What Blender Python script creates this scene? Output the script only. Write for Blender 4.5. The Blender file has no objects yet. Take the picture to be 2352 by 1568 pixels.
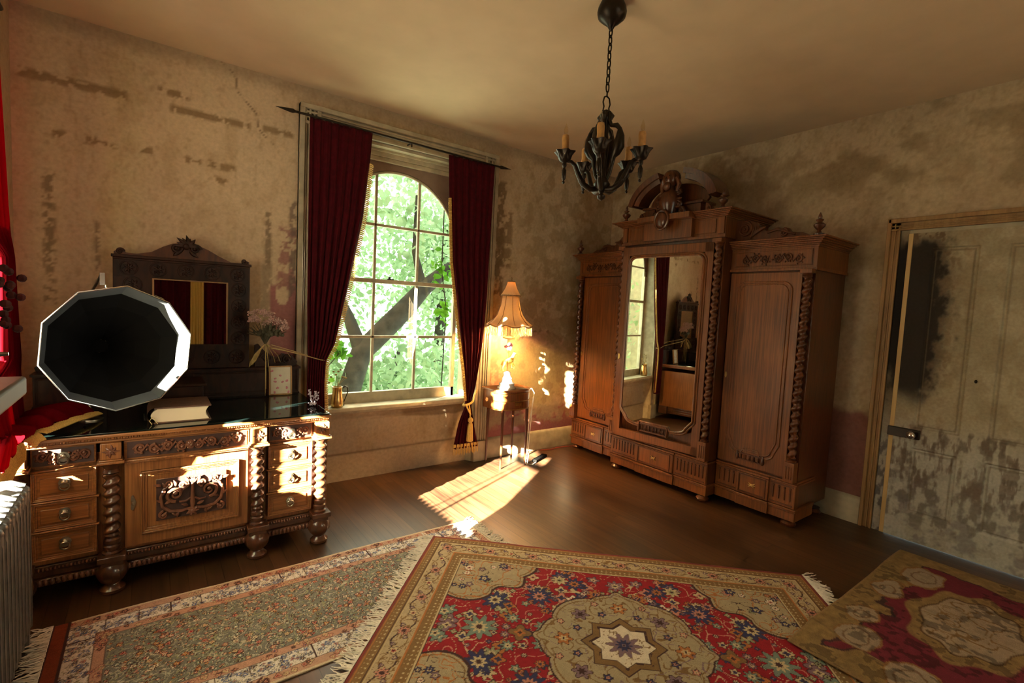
import bpy, math, random
import numpy as np
from mathutils import Vector, Matrix
PI = math.pi
random.seed(4)
SC = bpy.context.scene
COL = SC.collection

# ------------------------------------------------------------------ camera, world, light, exposure
YAW, PITCH, ROLL, FPX, CAMH = 0.64171751, 0.06909676, 0.0482288, 1115.6, 1.5
fw = Vector((math.sin(YAW) * math.cos(PITCH), math.cos(YAW) * math.cos(PITCH), -math.sin(PITCH)))
rt = Vector((math.cos(YAW), -math.sin(YAW), 0)); up = rt.cross(fw)
r2 = rt * math.cos(ROLL) + up * math.sin(ROLL); u2 = -rt * math.sin(ROLL) + up * math.cos(ROLL)
cam = bpy.data.cameras.new('camera'); cam.sensor_width = 36; cam.lens = FPX / 2352 * 36
cam.clip_start = 0.02; cam.clip_end = 200
co = bpy.data.objects.new('camera', cam); COL.objects.link(co)
co.matrix_world = Matrix(((r2.x, u2.x, -fw.x, 0), (r2.y, u2.y, -fw.y, 0), (r2.z, u2.z, -fw.z, CAMH), (0, 0, 0, 1)))
SC.camera = co

SC.view_settings.view_transform = 'Standard'; SC.view_settings.look = 'None'
SC.view_settings.gamma = 1; SC.view_settings.use_curve_mapping = False
SC.view_settings.exposure = 0.46
w = bpy.data.worlds.new('world'); SC.world = w; w.use_nodes = True
bg = w.node_tree.nodes['Background']; bg.inputs[0].default_value = (0.92, 1.0, 0.86, 1); bg.inputs[1].default_value = 3.1

def lamp(name, kind, loc, energy, color, **k):
    l = bpy.data.lights.new(name, kind); l.energy = energy; l.color = color
    o = bpy.data.objects.new(name, l); COL.objects.link(o); o.location = loc
    for a, b in k.items():
        if a != 'to': setattr(l, a, b)
    if 'to' in k:
        o.rotation_euler = (Vector(k['to'])).to_track_quat('-Z', 'Y').to_euler()
    return o
SUNDIR = Vector((0.9135 * math.cos(0.296), 0.4067 * math.cos(0.296), -math.sin(0.296)))
lamp('sun', 'SUN', (-6, -2, 4), 370, (1, 0.89, 0.74), angle=0.009, to=SUNDIR)
lamp('daylight_left_window', 'AREA', (-0.80, 2.2, 1.55), 38, (1, 0.73, 0.45), shape='RECTANGLE', size=1.3, size_y=1.6, to=(1, 0.25, -0.05))
lamp('rear_fill_light', 'AREA', (2.3, -2.17, 1.6), 2.5, (1, 0.76, 0.48), shape='RECTANGLE', size=0.8, size_y=1.3, spread=1.45, to=(-0.42, 1, 0.06))  # fill light added behind the camera to brighten the window wall
lamp('daylight_garden_window', 'AREA', (1.725, 4.35, 1.6), 24, (1.0, 0.97, 0.72), shape='RECTANGLE', size=1.1, size_y=1.8, to=(0, -1, -0.05))
cy = SC.cycles
cy.use_denoising = True; cy.max_bounces = 8; cy.diffuse_bounces = 5; cy.glossy_bounces = 4; cy.transmission_bounces = 4
cy.transparent_max_bounces = 12; cy.sample_clamp_indirect = 6; cy.caustics_reflective = False; cy.caustics_refractive = False

# ------------------------------------------------------------------ numpy noise
def vnoise(u, v, seed=0):
    r = np.random.RandomState(seed).rand(256, 256)
    iu = np.floor(u).astype(int); iv = np.floor(v).astype(int); fu = u - iu; fv = v - iv
    fu = fu * fu * (3 - 2 * fu); fv = fv * fv * (3 - 2 * fv)
    a = r[iu % 256, iv % 256]; b = r[(iu + 1) % 256, iv % 256]; c = r[iu % 256, (iv + 1) % 256]; d = r[(iu + 1) % 256, (iv + 1) % 256]
    return (a * (1 - fu) + b * fu) * (1 - fv) + (c * (1 - fu) + d * fu) * fv
def fbm(u, v, seed=0, o=4):
    t = 0; amp = 1; s = 0
    for k in range(o):
        t = t + amp * vnoise(u * 2 ** k + 37 * k + 100, v * 2 ** k + 11 * k + 100, seed + k); s += amp; amp *= 0.55
    return t / s
def ss(a, b, x):
    t = np.clip((x - a) / (b - a), 0, 1); return t * t * (3 - 2 * t)
def mixc(c, d, m):
    return c * (1 - m[..., None]) + np.array(d)[None, :] * m[..., None] if c.ndim == 2 else c * (1 - m[..., None]) + np.array(d) * m[..., None]

# ------------------------------------------------------------------ mesh helpers
class MB:
    def __init__(s): s.v = []; s.f = []
    def add(s, vs, fs):
        n = len(s.v); s.v += [tuple(p) for p in vs]; s.f += [tuple(i + n for i in f) for f in fs]; return s
    def box(s, x0, x1, y0, y1, z0, z1):
        return s.add([(x0, y0, z0), (x1, y0, z0), (x1, y1, z0), (x0, y1, z0), (x0, y0, z1), (x1, y0, z1), (x1, y1, z1), (x0, y1, z1)],
                     [(0, 3, 2, 1), (4, 5, 6, 7), (0, 1, 5, 4), (1, 2, 6, 5), (2, 3, 7, 6), (3, 0, 4, 7)])
    def lathe(s, c, prof, n=20, fn=None, closed=True):
        vs = []; fs = []
        for r, z in prof:
            for i in range(n):
                a = 2 * PI * i / n; rr = r * (fn(a, z) if fn else 1)
                vs.append((c[0] + rr * math.cos(a), c[1] + rr * math.sin(a), c[2] + z))
        m = len(prof)
        for j in range(m - 1):
            for i in range(n):
                k = (i + 1) % n; fs.append((j * n + i, j * n + k, (j + 1) * n + k, (j + 1) * n + i))
        if closed: fs.append(tuple(range(n))[::-1]); fs.append(tuple(range((m - 1) * n, m * n)))
        return s.add(vs, fs)
    def tube(s, pts, r, n=8, loop=False):
        pts = [Vector(p) for p in pts]; m = len(pts); rs = r if isinstance(r, (list, tuple)) else [r] * m
        vs = []; fs = []; ref = None
        for i, p in enumerate(pts):
            if loop: t = pts[(i + 1) % m] - pts[i - 1]
            else: t = pts[min(i + 1, m - 1)] - pts[max(i - 1, 0)]
            if t.length < 1e-9: t = Vector((0, 0, 1))
            t.normalize()
            if ref is None:
                ref = Vector((0, 0, 1)) if abs(t.z) < .9 else Vector((1, 0, 0))
            a = ref - t * ref.dot(t)
            if a.length < 1e-4: a = t.orthogonal()
            a.normalize(); ref = a; b = t.cross(a)
            for k in range(n):
                q = 2 * PI * k / n; vs.append(p + (a * math.cos(q) + b * math.sin(q)) * rs[i])
        for i in range(m if loop else m - 1):
            j = (i + 1) % m
            for k in range(n):
                l = (k + 1) % n; fs.append((i * n + k, i * n + l, j * n + l, j * n + k))
        if not loop: fs.append(tuple(range(n))[::-1]); fs.append(tuple(range((m - 1) * n, m * n)))
        return s.add(vs, fs)
    def prism(s, poly, y0, y1, axis='y'):
        n = len(poly)
        if axis == 'y': f = lambda p, d: (p[0], d, p[1])
        elif axis == 'x': f = lambda p, d: (d, p[0], p[1])
        else: f = lambda p, d: (p[0], p[1], d)
        vs = [f(p, y0) for p in poly] + [f(p, y1) for p in poly]
        fs = [tuple(range(n)), tuple(range(2 * n - 1, n - 1, -1))] + [(i, i + n, (i + 1) % n + n, (i + 1) % n) for i in range(n)]
        return s.add(vs, fs)
    def ell(s, c, r, n=10, m=7):
        vs = [(c[0], c[1], c[2] - r[2])]; fs = []
        for j in range(1, m):
            ph = -PI / 2 + PI * j / m
            for i in range(n):
                a = 2 * PI * i / n; vs.append((c[0] + r[0] * math.cos(ph) * math.cos(a), c[1] + r[1] * math.cos(ph) * math.sin(a), c[2] + r[2] * math.sin(ph)))
        vs.append((c[0], c[1], c[2] + r[2])); T = len(vs) - 1
        for i in range(n):
            k = (i + 1) % n; fs.append((0, 1 + k, 1 + i)); fs.append((T, 1 + (m - 2) * n + i, 1 + (m - 2) * n + k))
            for j in range(m - 2):
                fs.append((1 + j * n + i, 1 + j * n + k, 1 + (j + 1) * n + k, 1 + (j + 1) * n + i))
        return s.add(vs, fs)
    def grid(s, P, closeu=False):
        nu = len(P); nv = len(P[0]); vs = [p for row in P for p in row]; fs = []
        for i in range(nu if closeu else nu - 1):
            for j in range(nv - 1):
                k = (i + 1) % nu; fs.append((i * nv + j, k * nv + j, k * nv + j + 1, i * nv + j + 1))
        return s.add(vs, fs)
    def spiral(s, cx, cz, y, r, turns=1.4, start=0., hand=1, w=.006, dep=.5, n=26):
        pts = []; rs = []
        for i in range(n):
            t = i / (n - 1); a = start + hand * turns * 2 * PI * t; rr = r * (1 - .85 * t)
            pts.append((cx + rr * math.cos(a), y, cz + rr * math.sin(a))); rs.append(w * (1.05 - .55 * t))
        s.tube(pts, rs, 6); s.ell(pts[-1], (w * 1.3,) * 3, 8, 5); return s
    def leaf(s, x, z, y, a, L, w, th=.006):
        n = 6; 
        pts = [(x + math.cos(a) * L * t + math.sin(a) * .12 * L * math.sin(t * PI), y, z + math.sin(a) * L * t) for t in [i / n for i in range(n + 1)]]
        return s.tube(pts, [max(.0012, w * math.sin(PI * (.12 + .86 * i / n))) for i in range(n + 1)], 6)
    def build(s, name, mat, parent=None, bevel=0, angle=40, smooth=True, recalc=False):
        me = bpy.data.meshes.new(name); me.from_pydata(s.v, [], s.f); me.update()
        if recalc:
            import bmesh
            b = bmesh.new(); b.from_mesh(me); bmesh.ops.recalc_face_normals(b, faces=b.faces); b.to_mesh(me); b.free()
        o = bpy.data.objects.new(name, me); COL.objects.link(o)
        if mat: me.materials.append(mat)
        if smooth:
            me.shade_smooth(); me.set_sharp_from_angle(angle=math.radians(angle))
        if bevel:
            b = o.modifiers.new('bevel', 'BEVEL'); b.width = bevel; b.segments = 2; b.limit_method = 'ANGLE'; b.angle_limit = math.radians(50)
        if parent: o.parent = parent
        return o
def tag(o, label=None, cat=None, group=None, kind=None):
    if label: o['label'] = label
    if cat: o['category'] = cat
    if group: o['group'] = group
    if kind: o['kind'] = kind
    return o
def thing(name, label, cat, loc=(0, 0, 0), rz=0, group=None, kind=None):
    o = bpy.data.objects.new(name, None); COL.objects.link(o); o.location = loc; o.rotation_euler = (0, 0, rz); o.empty_display_size = .1
    return tag(o, label, cat, group, kind)
def npmesh(name, V, F, mat, parent=None, col=None, smooth=True):
    me = bpy.data.meshes.new(name)
    me.vertices.add(len(V)); me.vertices.foreach_set('co', np.asarray(V, np.float32).ravel())
    F = np.asarray(F, np.int32); k = F.shape[1]
    me.loops.add(F.size); me.loops.foreach_set('vertex_index', F.ravel())
    me.polygons.add(len(F)); me.polygons.foreach_set('loop_start', np.arange(0, F.size, k, dtype=np.int32))
    try: me.polygons.foreach_set('loop_total', np.full(len(F), k, np.int32))
    except Exception: pass
    me.update(calc_edges=True)
    if col is not None:
        at = me.color_attributes.new('Col', 'FLOAT_COLOR', 'POINT')
        c = np.ones((len(V), 4), np.float32); c[:, :3] = col; at.data.foreach_set('color', c.ravel())
    me.materials.append(mat)
    if smooth: me.shade_smooth()
    o = bpy.data.objects.new(name, me); COL.objects.link(o)
    if parent: o.parent = parent
    return o
def gridfaces(nu, nv, keep=None):
    i, j = np.meshgrid(np.arange(nu - 1), np.arange(nv - 1), indexing='ij')
    F = np.stack([i * nv + j, (i + 1) * nv + j, (i + 1) * nv + j + 1, i * nv + j + 1], -1).reshape(-1, 4)
    return F if keep is None else F[keep.ravel()]

# ------------------------------------------------------------------ materials
def newmat(name):
    m = bpy.data.materials.new(name); m.use_nodes = True; nt = m.node_tree
    return m, nt, nt.nodes['Principled BSDF'], nt.nodes, nt.links
def plain(name, c, rough=.6, metal=0, var=.15, scale=30, bump=.05, spec=.5, sheen=0):
    m, nt, b, N, L = newmat(name)
    tc = N.new('ShaderNodeTexCoord'); no = N.new('ShaderNodeTexNoise'); no.inputs['Scale'].default_value = scale; no.inputs['Detail'].default_value = 5
    L.new(tc.outputs['Object'], no.inputs['Vector'])
    r = N.new('ShaderNodeValToRGB'); r.color_ramp.elements[0].color = tuple(x * (1 - var) for x in c) + (1,); r.color_ramp.elements[1].color = tuple(min(1, x * (1 + var)) for x in c) + (1,)
    r.color_ramp.elements[0].position = .3; r.color_ramp.elements[1].position = .7
    L.new(no.outputs['Fac'], r.inputs[0]); L.new(r.outputs[0], b.inputs['Base Color'])
    b.inputs['Roughness'].default_value = rough; b.inputs['Metallic'].default_value = metal; b.inputs['Specular IOR Level'].default_value = spec
    if sheen: b.inputs['Sheen Weight'].default_value = sheen; b.inputs['Sheen Roughness'].default_value = .4
    if bump:
        bp = N.new('ShaderNodeBump'); bp.inputs['Strength'].default_value = bump; bp.inputs['Distance'].default_value = .01
        L.new(no.outputs['Fac'], bp.inputs['Height']); L.new(bp.outputs[0], b.inputs['Normal'])
    return m
def wood(name, c1, c2, grain=(30, 30, 1.5), rough=.35, bump=.08, coat=0, spec=.5):
    m, nt, b, N, L = newmat(name)
    tc = N.new('ShaderNodeTexCoord'); mp = N.new('ShaderNodeMapping'); mp.inputs['Scale'].default_value = grain
    no = N.new('ShaderNodeTexNoise'); no.inputs['Scale'].default_value = 1.6; no.inputs['Detail'].default_value = 8; no.inputs['Distortion'].default_value = .6
    L.new(tc.outputs['Object'], mp.inputs[0]); L.new(mp.outputs[0], no.inputs['Vector'])
    n2 = N.new('ShaderNodeTexNoise'); n2.inputs['Scale'].default_value = 3.; L.new(tc.outputs['Object'], n2.inputs['Vector'])
    ad = N.new('ShaderNodeMath'); ad.operation = 'ADD'; L.new(no.outputs['Fac'], ad.inputs[0])
    ml = N.new('ShaderNodeMath'); ml.operation = 'MULTIPLY_ADD'; ml.inputs[1].default_value = .5; ml.inputs[2].default_value = -.25
    L.new(n2.outputs['Fac'], ml.inputs[0]); L.new(ml.outputs[0], ad.inputs[1])
    r = N.new('ShaderNodeValToRGB'); r.color_ramp.elements[0].color = c1 + (1,); r.color_ramp.elements[1].color = c2 + (1,)
    r.color_ramp.elements[0].position = .35; r.color_ramp.elements[1].position = .66
    L.new(ad.outputs[0], r.inputs[0]); L.new(r.outputs[0], b.inputs['Base Color'])
    b.inputs['Roughness'].default_value = rough; b.inputs['Coat Weight'].default_value = coat; b.inputs['Specular IOR Level'].default_value = spec
    bp = N.new('ShaderNodeBump'); bp.inputs['Strength'].default_value = bump; bp.inputs['Distance'].default_value = .004
    L.new(no.outputs['Fac'], bp.inputs['Height']); L.new(bp.outputs[0], b.inputs['Normal'])
    return m
def attrmat(name, rough=.85, bumpscale=120, bump=.15, fine=.25, dist=.002):
    m, nt, b, N, L = newmat(name)
    a = N.new('ShaderNodeVertexColor'); a.layer_name = 'Col'
    tc = N.new('ShaderNodeTexCoord'); no = N.new('ShaderNodeTexNoise'); no.inputs['Scale'].default_value = bumpscale; no.inputs['Detail'].default_value = 6
    L.new(tc.outputs['Object'], no.inputs['Vector'])
    mr = N.new('ShaderNodeMapRange'); mr.inputs['From Min'].default_value = .3; mr.inputs['From Max'].default_value = .7
    mr.inputs['To Min'].default_value = 1 - fine; mr.inputs['To Max'].default_value = 1 + fine; L.new(no.outputs['Fac'], mr.inputs['Value'])
    vm = N.new('ShaderNodeVectorMath'); vm.operation = 'SCALE'; L.new(a.outputs['Color'], vm.inputs[0]); L.new(mr.outputs[0], vm.inputs['Scale'])
    L.new(vm.outputs[0], b.inputs['Base Color']); b.inputs['Roughness'].default_value = rough; b.inputs['Specular IOR Level'].default_value = .25
    bp = N.new('ShaderNodeBump'); bp.inputs['Strength'].default_value = bump; bp.inputs['Distance'].default_value = dist
    L.new(no.outputs['Fac'], bp.inputs['Height']); L.new(bp.outputs[0], b.inputs['Normal'])
    return m
def leafmat(name, c1, c2, tr=.45):
    m, nt, b, N, L = newmat(name); N.remove(b)
    g = N.new('ShaderNodeNewGeometry'); no = N.new('ShaderNodeTexNoise'); no.inputs['Scale'].default_value = 3.5; no.inputs['Detail'].default_value = 4
    L.new(g.outputs['Position'], no.inputs['Vector'])
    r = N.new('ShaderNodeValToRGB'); r.color_ramp.elements[0].color = c1 + (1,); r.color_ramp.elements[1].color = c2 + (1,)
    r.color_ramp.elements[0].position = .35; r.color_ramp.elements[1].position = .65; L.new(no.outputs['Fac'], r.inputs[0])
    d = N.new('ShaderNodeBsdfDiffuse'); t = N.new('ShaderNodeBsdfTranslucent'); L.new(r.outputs[0], d.inputs[0]); L.new(r.outputs[0], t.inputs[0])
    mx = N.new('ShaderNodeMixShader'); mx.inputs[0].default_value = tr; L.new(d.outputs[0], mx.inputs[1]); L.new(t.outputs[0], mx.inputs[2])
    L.new(mx.outputs[0], N['Material Output'].inputs[0]); return m
def thinglass(name, tint=(1, 1, 1), refl=.07, rough=.0):
    m, nt, b, N, L = newmat(name); N.remove(b)
    t = N.new('ShaderNodeBsdfTransparent'); t.inputs[0].default_value = tint + (1,)
    g = N.new('ShaderNodeBsdfGlossy'); g.inputs['Roughness'].default_value = rough
    lw = N.new('ShaderNodeLayerWeight'); lw.inputs[0].default_value = .5
    pw = N.new('ShaderNodeMath'); pw.operation = 'POWER'; pw.inputs[1].default_value = 5; L.new(lw.outputs['Facing'], pw.inputs[0])
    fr = N.new('ShaderNodeMath'); fr.operation = 'MULTIPLY_ADD'; fr.inputs[1].default_value = .8; fr.inputs[2].default_value = .04; L.new(pw.outputs[0], fr.inputs[0])
    mx = N.new('ShaderNodeMixShader'); L.new(fr.outputs[0], mx.inputs[0]); L.new(t.outputs[0], mx.inputs[1]); L.new(g.outputs[0], mx.inputs[2])
    L.new(mx.outputs[0], N['Material Output'].inputs[0]); return m
def fabriclit(name, c, tr=.5):
    m, nt, b, N, L = newmat(name); N.remove(b)
    no = N.new('ShaderNodeTexNoise'); no.inputs['Scale'].default_value = 60
    r = N.new('ShaderNodeValToRGB'); r.color_ramp.elements[0].color = tuple(x * .8 for x in c) + (1,); r.color_ramp.elements[1].color = c + (1,); L.new(no.outputs['Fac'], r.inputs[0])
    d = N.new('ShaderNodeBsdfDiffuse'); t = N.new('ShaderNodeBsdfTranslucent'); L.new(r.outputs[0], d.inputs[0]); L.new(r.outputs[0], t.inputs[0])
    mx = N.new('ShaderNodeMixShader'); mx.inputs[0].default_value = tr; L.new(d.outputs[0], mx.inputs[1]); L.new(t.outputs[0], mx.inputs[2])
    L.new(mx.outputs[0], N['Material Output'].inputs[0]); return m

M = {}
M['walnut'] = wood('walnut', (.15, .055, .018), (.27, .108, .036), (70, 70, 2.5), .30)
M['walnut_h'] = wood('walnut_horizontal', (.15, .055, .018), (.27, .108, .036), (2.5, 70, 70), .30)
M['darkwalnut'] = wood('dark_walnut', (.035, .013, .007), (.09, .032, .014), (20, 20, 6), .28, coat=.3)
M['carved'] = wood('carved_walnut', (.085, .033, .021), (.16, .064, .036), (20, 20, 6), .27, spec=.4)
M['oak'] = wood('wardrobe_wood', (.10, .030, .007), (.215, .068, .016), (60, 60, 1.6), .34)
M['oakdark'] = wood('wardrobe_wood_dark', (.055, .016, .006), (.115, .034, .011), (40, 40, 3), .28)
M['ground'] = wood('carving_ground', (.028, .012, .010), (.055, .023, .017), (20, 20, 6), .5)
M['ebony'] = wood('old_black_wood', (.012, .005, .003), (.036, .014, .008), (20, 20, 6), .38, spec=.18)
M['white'] = plain('old_white_paint', (.50, .44, .31), .6, var=.22, scale=14, bump=.1)
M['cream'] = plain('cream_paint', (.42, .36, .25), .65, var=.25, scale=9, bump=.15)
M['taupe'] = plain('taupe_board', (.27, .19, .14), .8, var=.12, scale=12)
M['ceil'] = plain('ceiling_plaster', (.62, .47, .315), .9, var=.05, scale=5, bump=.1)
M['tan'] = wood('tan_stained_trim', (.24, .13, .045), (.36, .21, .08), (20, 20, 1.5), .55)
M['strip'] = wood('bare_pine', (.55, .36, .14), (.66, .46, .2), (20, 20, 1.5), .6)
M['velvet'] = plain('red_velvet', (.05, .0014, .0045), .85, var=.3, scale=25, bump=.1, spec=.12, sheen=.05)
M['gold'] = plain('gold_fringe', (.62, .40, .10), .65, var=.25, scale=200, bump=.3)
M['iron'] = plain('black_iron', (.022, .015, .010), .4, .7, var=.3, scale=40)
M['wax'] = plain('amber_candle', (.42, .22, .07), .5, var=.25, scale=40)
M['bulb'] = thinglass('clear_bulb_glass', (.95, .9, .8))
M['brass'] = plain('brass', (.62, .40, .15), .28, 1, var=.15, scale=30)
M['pewter'] = plain('old_pewter', (.42, .39, .32), .35, 1, var=.25, scale=60)
M['nickel'] = plain('nickel', (.8, .8, .78), .18, 1, var=.05)
M['horn'] = plain('grey_painted_tin', (.07, .075, .08), .34, .25, var=.12, scale=12)
M['hornblack'] = plain('black_enamel', (.0025, .0022, .002), .7, 0, var=.1, scale=12, spec=.03)
M['radiator'] = plain('silver_radiator_paint', (.13, .13, .125), .4, .4, var=.25, scale=30, bump=.2)
M['paper'] = plain('page_edges', (.62, .50, .35), .8, var=.12, scale=3, bump=0)
M['leather'] = plain('brown_leather', (.10, .045, .025), .55, var=.3, scale=60, bump=.3)
M['glass'] = thinglass('window_glass', (.97, 1, .98))
M['stone'] = plain('grey_marble', (.075, .07, .06), .5, var=.2, scale=9)
M['bark'] = plain('tree_bark', (.045, .038, .032), .9, var=.5, scale=9, bump=1)
M['leafA'] = leafmat('vine_leaf', (.10, .30, .03), (.24, .52, .06))
M['leafB'] = leafmat('garden_leaf', (.30, .44, .25), (.60, .74, .50))
M['grass'] = plain('lawn', (.35, .5, .25), .9, var=.4, scale=2)
M['shade'] = fabriclit('lampshade_silk', (.92, .76, .52), .55)
M['fringew'] = plain('white_fringe', (.74, .70, .62), .8, var=.15, scale=60, bump=0)
M['fringey'] = plain('tan_fringe', (.36, .28, .12), .9, var=.25, scale=60, bump=0)
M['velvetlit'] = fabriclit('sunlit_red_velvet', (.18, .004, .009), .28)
M['yellow'] = plain('yellow_china', (.85, .55, .10), .25, var=.08)
M['china'] = plain('white_china', (.85, .8, .7), .25, var=.05)
M['pink'] = plain('pink_petals', (.55, .22, .26), .7, var=.25, scale=80)
M['dustypink'] = plain('dried_pink_flowers', (.46, .30, .27), .85, var=.35, scale=120)
M['greyl'] = plain('dried_lavender', (.42, .34, .40), .85, var=.3, scale=120)
M['dryred'] = plain('dried_red_flowers', (.06, .005, .006), .9, var=.4, scale=80)
M['stem'] = plain('dried_stems', (.33, .25, .09), .8, var=.3, scale=50)
M['olive'] = plain('dried_leaves', (.06, .055, .03), .9, var=.3, scale=50)
M['cordw'] = plain('white_flex', (.7, .66, .55), .5, var=.05)
M['redflex'] = plain('red_flex', (.35, .05, .02), .5, var=.05)
M['twine'] = plain('twine', (.5, .38, .18), .8, var=.2, scale=200)
M['mirror'], _nt, _b, _N, _L = newmat('old_mirror')
_b.inputs['Base Color'].default_value = (.80, .82, .74, 1); _b.inputs['Metallic'].default_value = 1; _b.inputs['Roughness'].default_value = .015
M['tabglass'], _nt, _b, _N, _L = newmat('table_glass')
_b.inputs['Base Color'].default_value = (.003, .006, .0055, 1); _b.inputs['Roughness'].default_value = .03; _b.inputs['Specular IOR Level'].default_value = .6
# floorboards run along Y
def floormat():
    m, nt, b, N, L = newmat('floorboards')
    tc = N.new('ShaderNodeTexCoord'); sp = N.new('ShaderNodeSeparateXYZ'); L.new(tc.outputs['Object'], sp.inputs[0])
    cb = N.new('ShaderNodeCombineXYZ'); L.new(sp.outputs['Y'], cb.inputs['X']); L.new(sp.outputs['X'], cb.inputs['Y'])
    br = N.new('ShaderNodeTexBrick'); br.inputs['Scale'].default_value = 1; br.inputs['Brick Width'].default_value = 2.3; br.inputs['Row Height'].default_value = .078
    br.inputs['Mortar Size'].default_value = .0018; br.inputs['Mortar Smooth'].default_value = .2; br.offset = .37
    br.inputs['Color1'].default_value = (.4, .4, .4, 1); br.inputs['Color2'].default_value = (1, 1, 1, 1); br.inputs['Mortar'].default_value = (0, 0, 0, 1)
    L.new(cb.outputs[0], br.inputs['Vector'])
    mp = N.new('ShaderNodeMapping'); mp.inputs['Scale'].default_value = (38, 2.5, 1); L.new(tc.outputs['Object'], mp.inputs[0])
    no = N.new('ShaderNodeTexNoise'); no.inputs['Scale'].default_value = 1; no.inputs['Detail'].default_value = 8; L.new(mp.outputs[0], no.inputs['Vector'])
    n2 = N.new('ShaderNodeTexNoise'); n2.inputs['Scale'].default_value = 1.7; n2.inputs['Detail'].default_value = 5; L.new(tc.outputs['Object'], n2.inputs['Vector'])
    a = N.new('ShaderNodeMix'); a.data_type = 'FLOAT'; a.inputs[0].default_value = .55; L.new(no.outputs['Fac'], a.inputs[2]); L.new(n2.outputs['Fac'], a.inputs[3])
    r = N.new('ShaderNodeValToRGB'); L.new(a.outputs[0], r.inputs[0])
    r.color_ramp.elements[0].position = .33; r.color_ramp.elements[0].color = (.026, .012, .007, 1)
    r.color_ramp.elements[1].position = .68; r.color_ramp.elements[1].color = (.125, .058, .025, 1)
    mm = N.new('ShaderNodeMix'); mm.data_type = 'RGBA'; mm.blend_type = 'MULTIPLY'; mm.inputs[0].default_value = .75
    L.new(r.outputs[0], mm.inputs[6]); L.new(br.outputs['Color'], mm.inputs[7]); L.new(mm.outputs[2], b.inputs['Base Color'])
    rr = N.new('ShaderNodeMapRange'); rr.inputs['To Min'].default_value = .25; rr.inputs['To Max'].default_value = .5; L.new(n2.outputs['Fac'], rr.inputs['Value']); L.new(rr.outputs[0], b.inputs['Roughness'])
    bp = N.new('ShaderNodeBump'); bp.inputs['Strength'].default_value = .35; bp.inputs['Distance'].default_value = .003
    bw = N.new('ShaderNodeMath'); bw.operation = 'MULTIPLY_ADD'; bw.inputs[1].default_value = .3; L.new(no.outputs['Fac'], bw.inputs[0])
    fb = N.new('ShaderNodeMath'); fb.operation = 'SUBTRACT'; fb.inputs[0].default_value = 1; L.new(br.outputs['Fac'], fb.inputs[1]); L.new(fb.outputs[0], bw.inputs[2])
    L.new(bw.outputs[0], bp.inputs['Height']); L.new(bp.outputs[0], b.inputs['Normal']); return m
M['floor'] = floormat()
M['plaster'] = attrmat('stained_plaster', .9, 45, .35, .10, .004)
M['peeling'] = attrmat('peeling_door_paint', .7, 60, .3, .12, .002)
M['rug'] = attrmat('wool_pile', .95, 420, .5, .32, .002)

# ------------------------------------------------------------------ room shell
XL, XR, YB, YF, ZC = -.62, 4.30, 3.93, -2.0, 3.055
MB().box(XL - .3, XR + .3, YF - .3, YB + .45, -.15, 0).build('floor', M['floor'])['kind'] = 'structure'
MB().box(XL - .3, XR + .3, YF - .3, YB + .5, ZC, ZC + .15).build('ceiling', M['ceil'])['kind'] = 'structure'

def wall(name, pt, us, vs, holes, colf, thick, inward, extra=None):
    """pt(u, v, d): point at wall coordinate u, height v, depth d behind the surface"""
    ud = sorted(set(list(us) + [h[0] for h in holes] + [h[1] for h in holes])); vd = sorted(set(list(vs) + [h[2] for h in holes] + [h[3] for h in holes]))
    ud = np.array(ud); vd = np.array(vd); U, V = np.meshgrid(ud, vd, indexing='ij')
    P = pt(U, V, 0 * U).reshape(-1, 3); uc = (ud[1:] + ud[:-1]) / 2; vc = (vd[1:] + vd[:-1]) / 2
    keep = np.ones((len(uc), len(vc)), bool)
    for h in holes: keep &= ~((uc[:, None] > h[0]) & (uc[:, None] < h[1]) & (vc[None] > h[2]) & (vc[None] < h[3]))
    F = gridfaces(len(ud), len(vd), keep)
    if inward: F = F[:, ::-1]
    C = colf(U, V).reshape(-1, 3)
    # masonry behind the painted skin
    hu = sorted(set([us[0], us[-1]] + [x for h in holes for x in h[:2]])); hv = sorted(set([vs[0], vs[-1]] + [x for h in holes for x in h[2:]]))
    bv = []; bf = []
    for a in range(len(hu) - 1):
        for b_ in range(len(hv) - 1):
            cu = (hu[a] + hu[a + 1]) / 2; cv = (hv[b_] + hv[b_ + 1]) / 2
            if any(h[0] < cu < h[1] and h[2] < cv < h[3] for h in holes): continue
            n = len(bv)
            for d in (.001, thick):
                for (x, y) in ((hu[a], hv[b_]), (hu[a + 1], hv[b_]), (hu[a + 1], hv[b_ + 1]), (hu[a], hv[b_ + 1])):
                    bv.append(pt(np.array(x), np.array(y), np.array(d)))
            bf += [(n, n + 3, n + 2, n + 1), (n + 4, n + 5, n + 6, n + 7), (n, n + 1, n + 5, n + 4), (n + 1, n + 2, n + 6, n + 5), (n + 2, n + 3, n + 7, n + 6), (n + 3, n, n + 4, n + 7)]
    Vv = np.concatenate([P, np.array(bv).reshape(-1, 3)]); Ff = np.concatenate([F, np.array(bf) + len(P)])
    Cc = np.concatenate([C, np.tile(np.array([[.42, .34, .24]]), (len(bv), 1))])
    o = npmesh(name, Vv, Ff, M['plaster'], col=Cc, smooth=False); o['kind'] = 'structure'; return o

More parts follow.
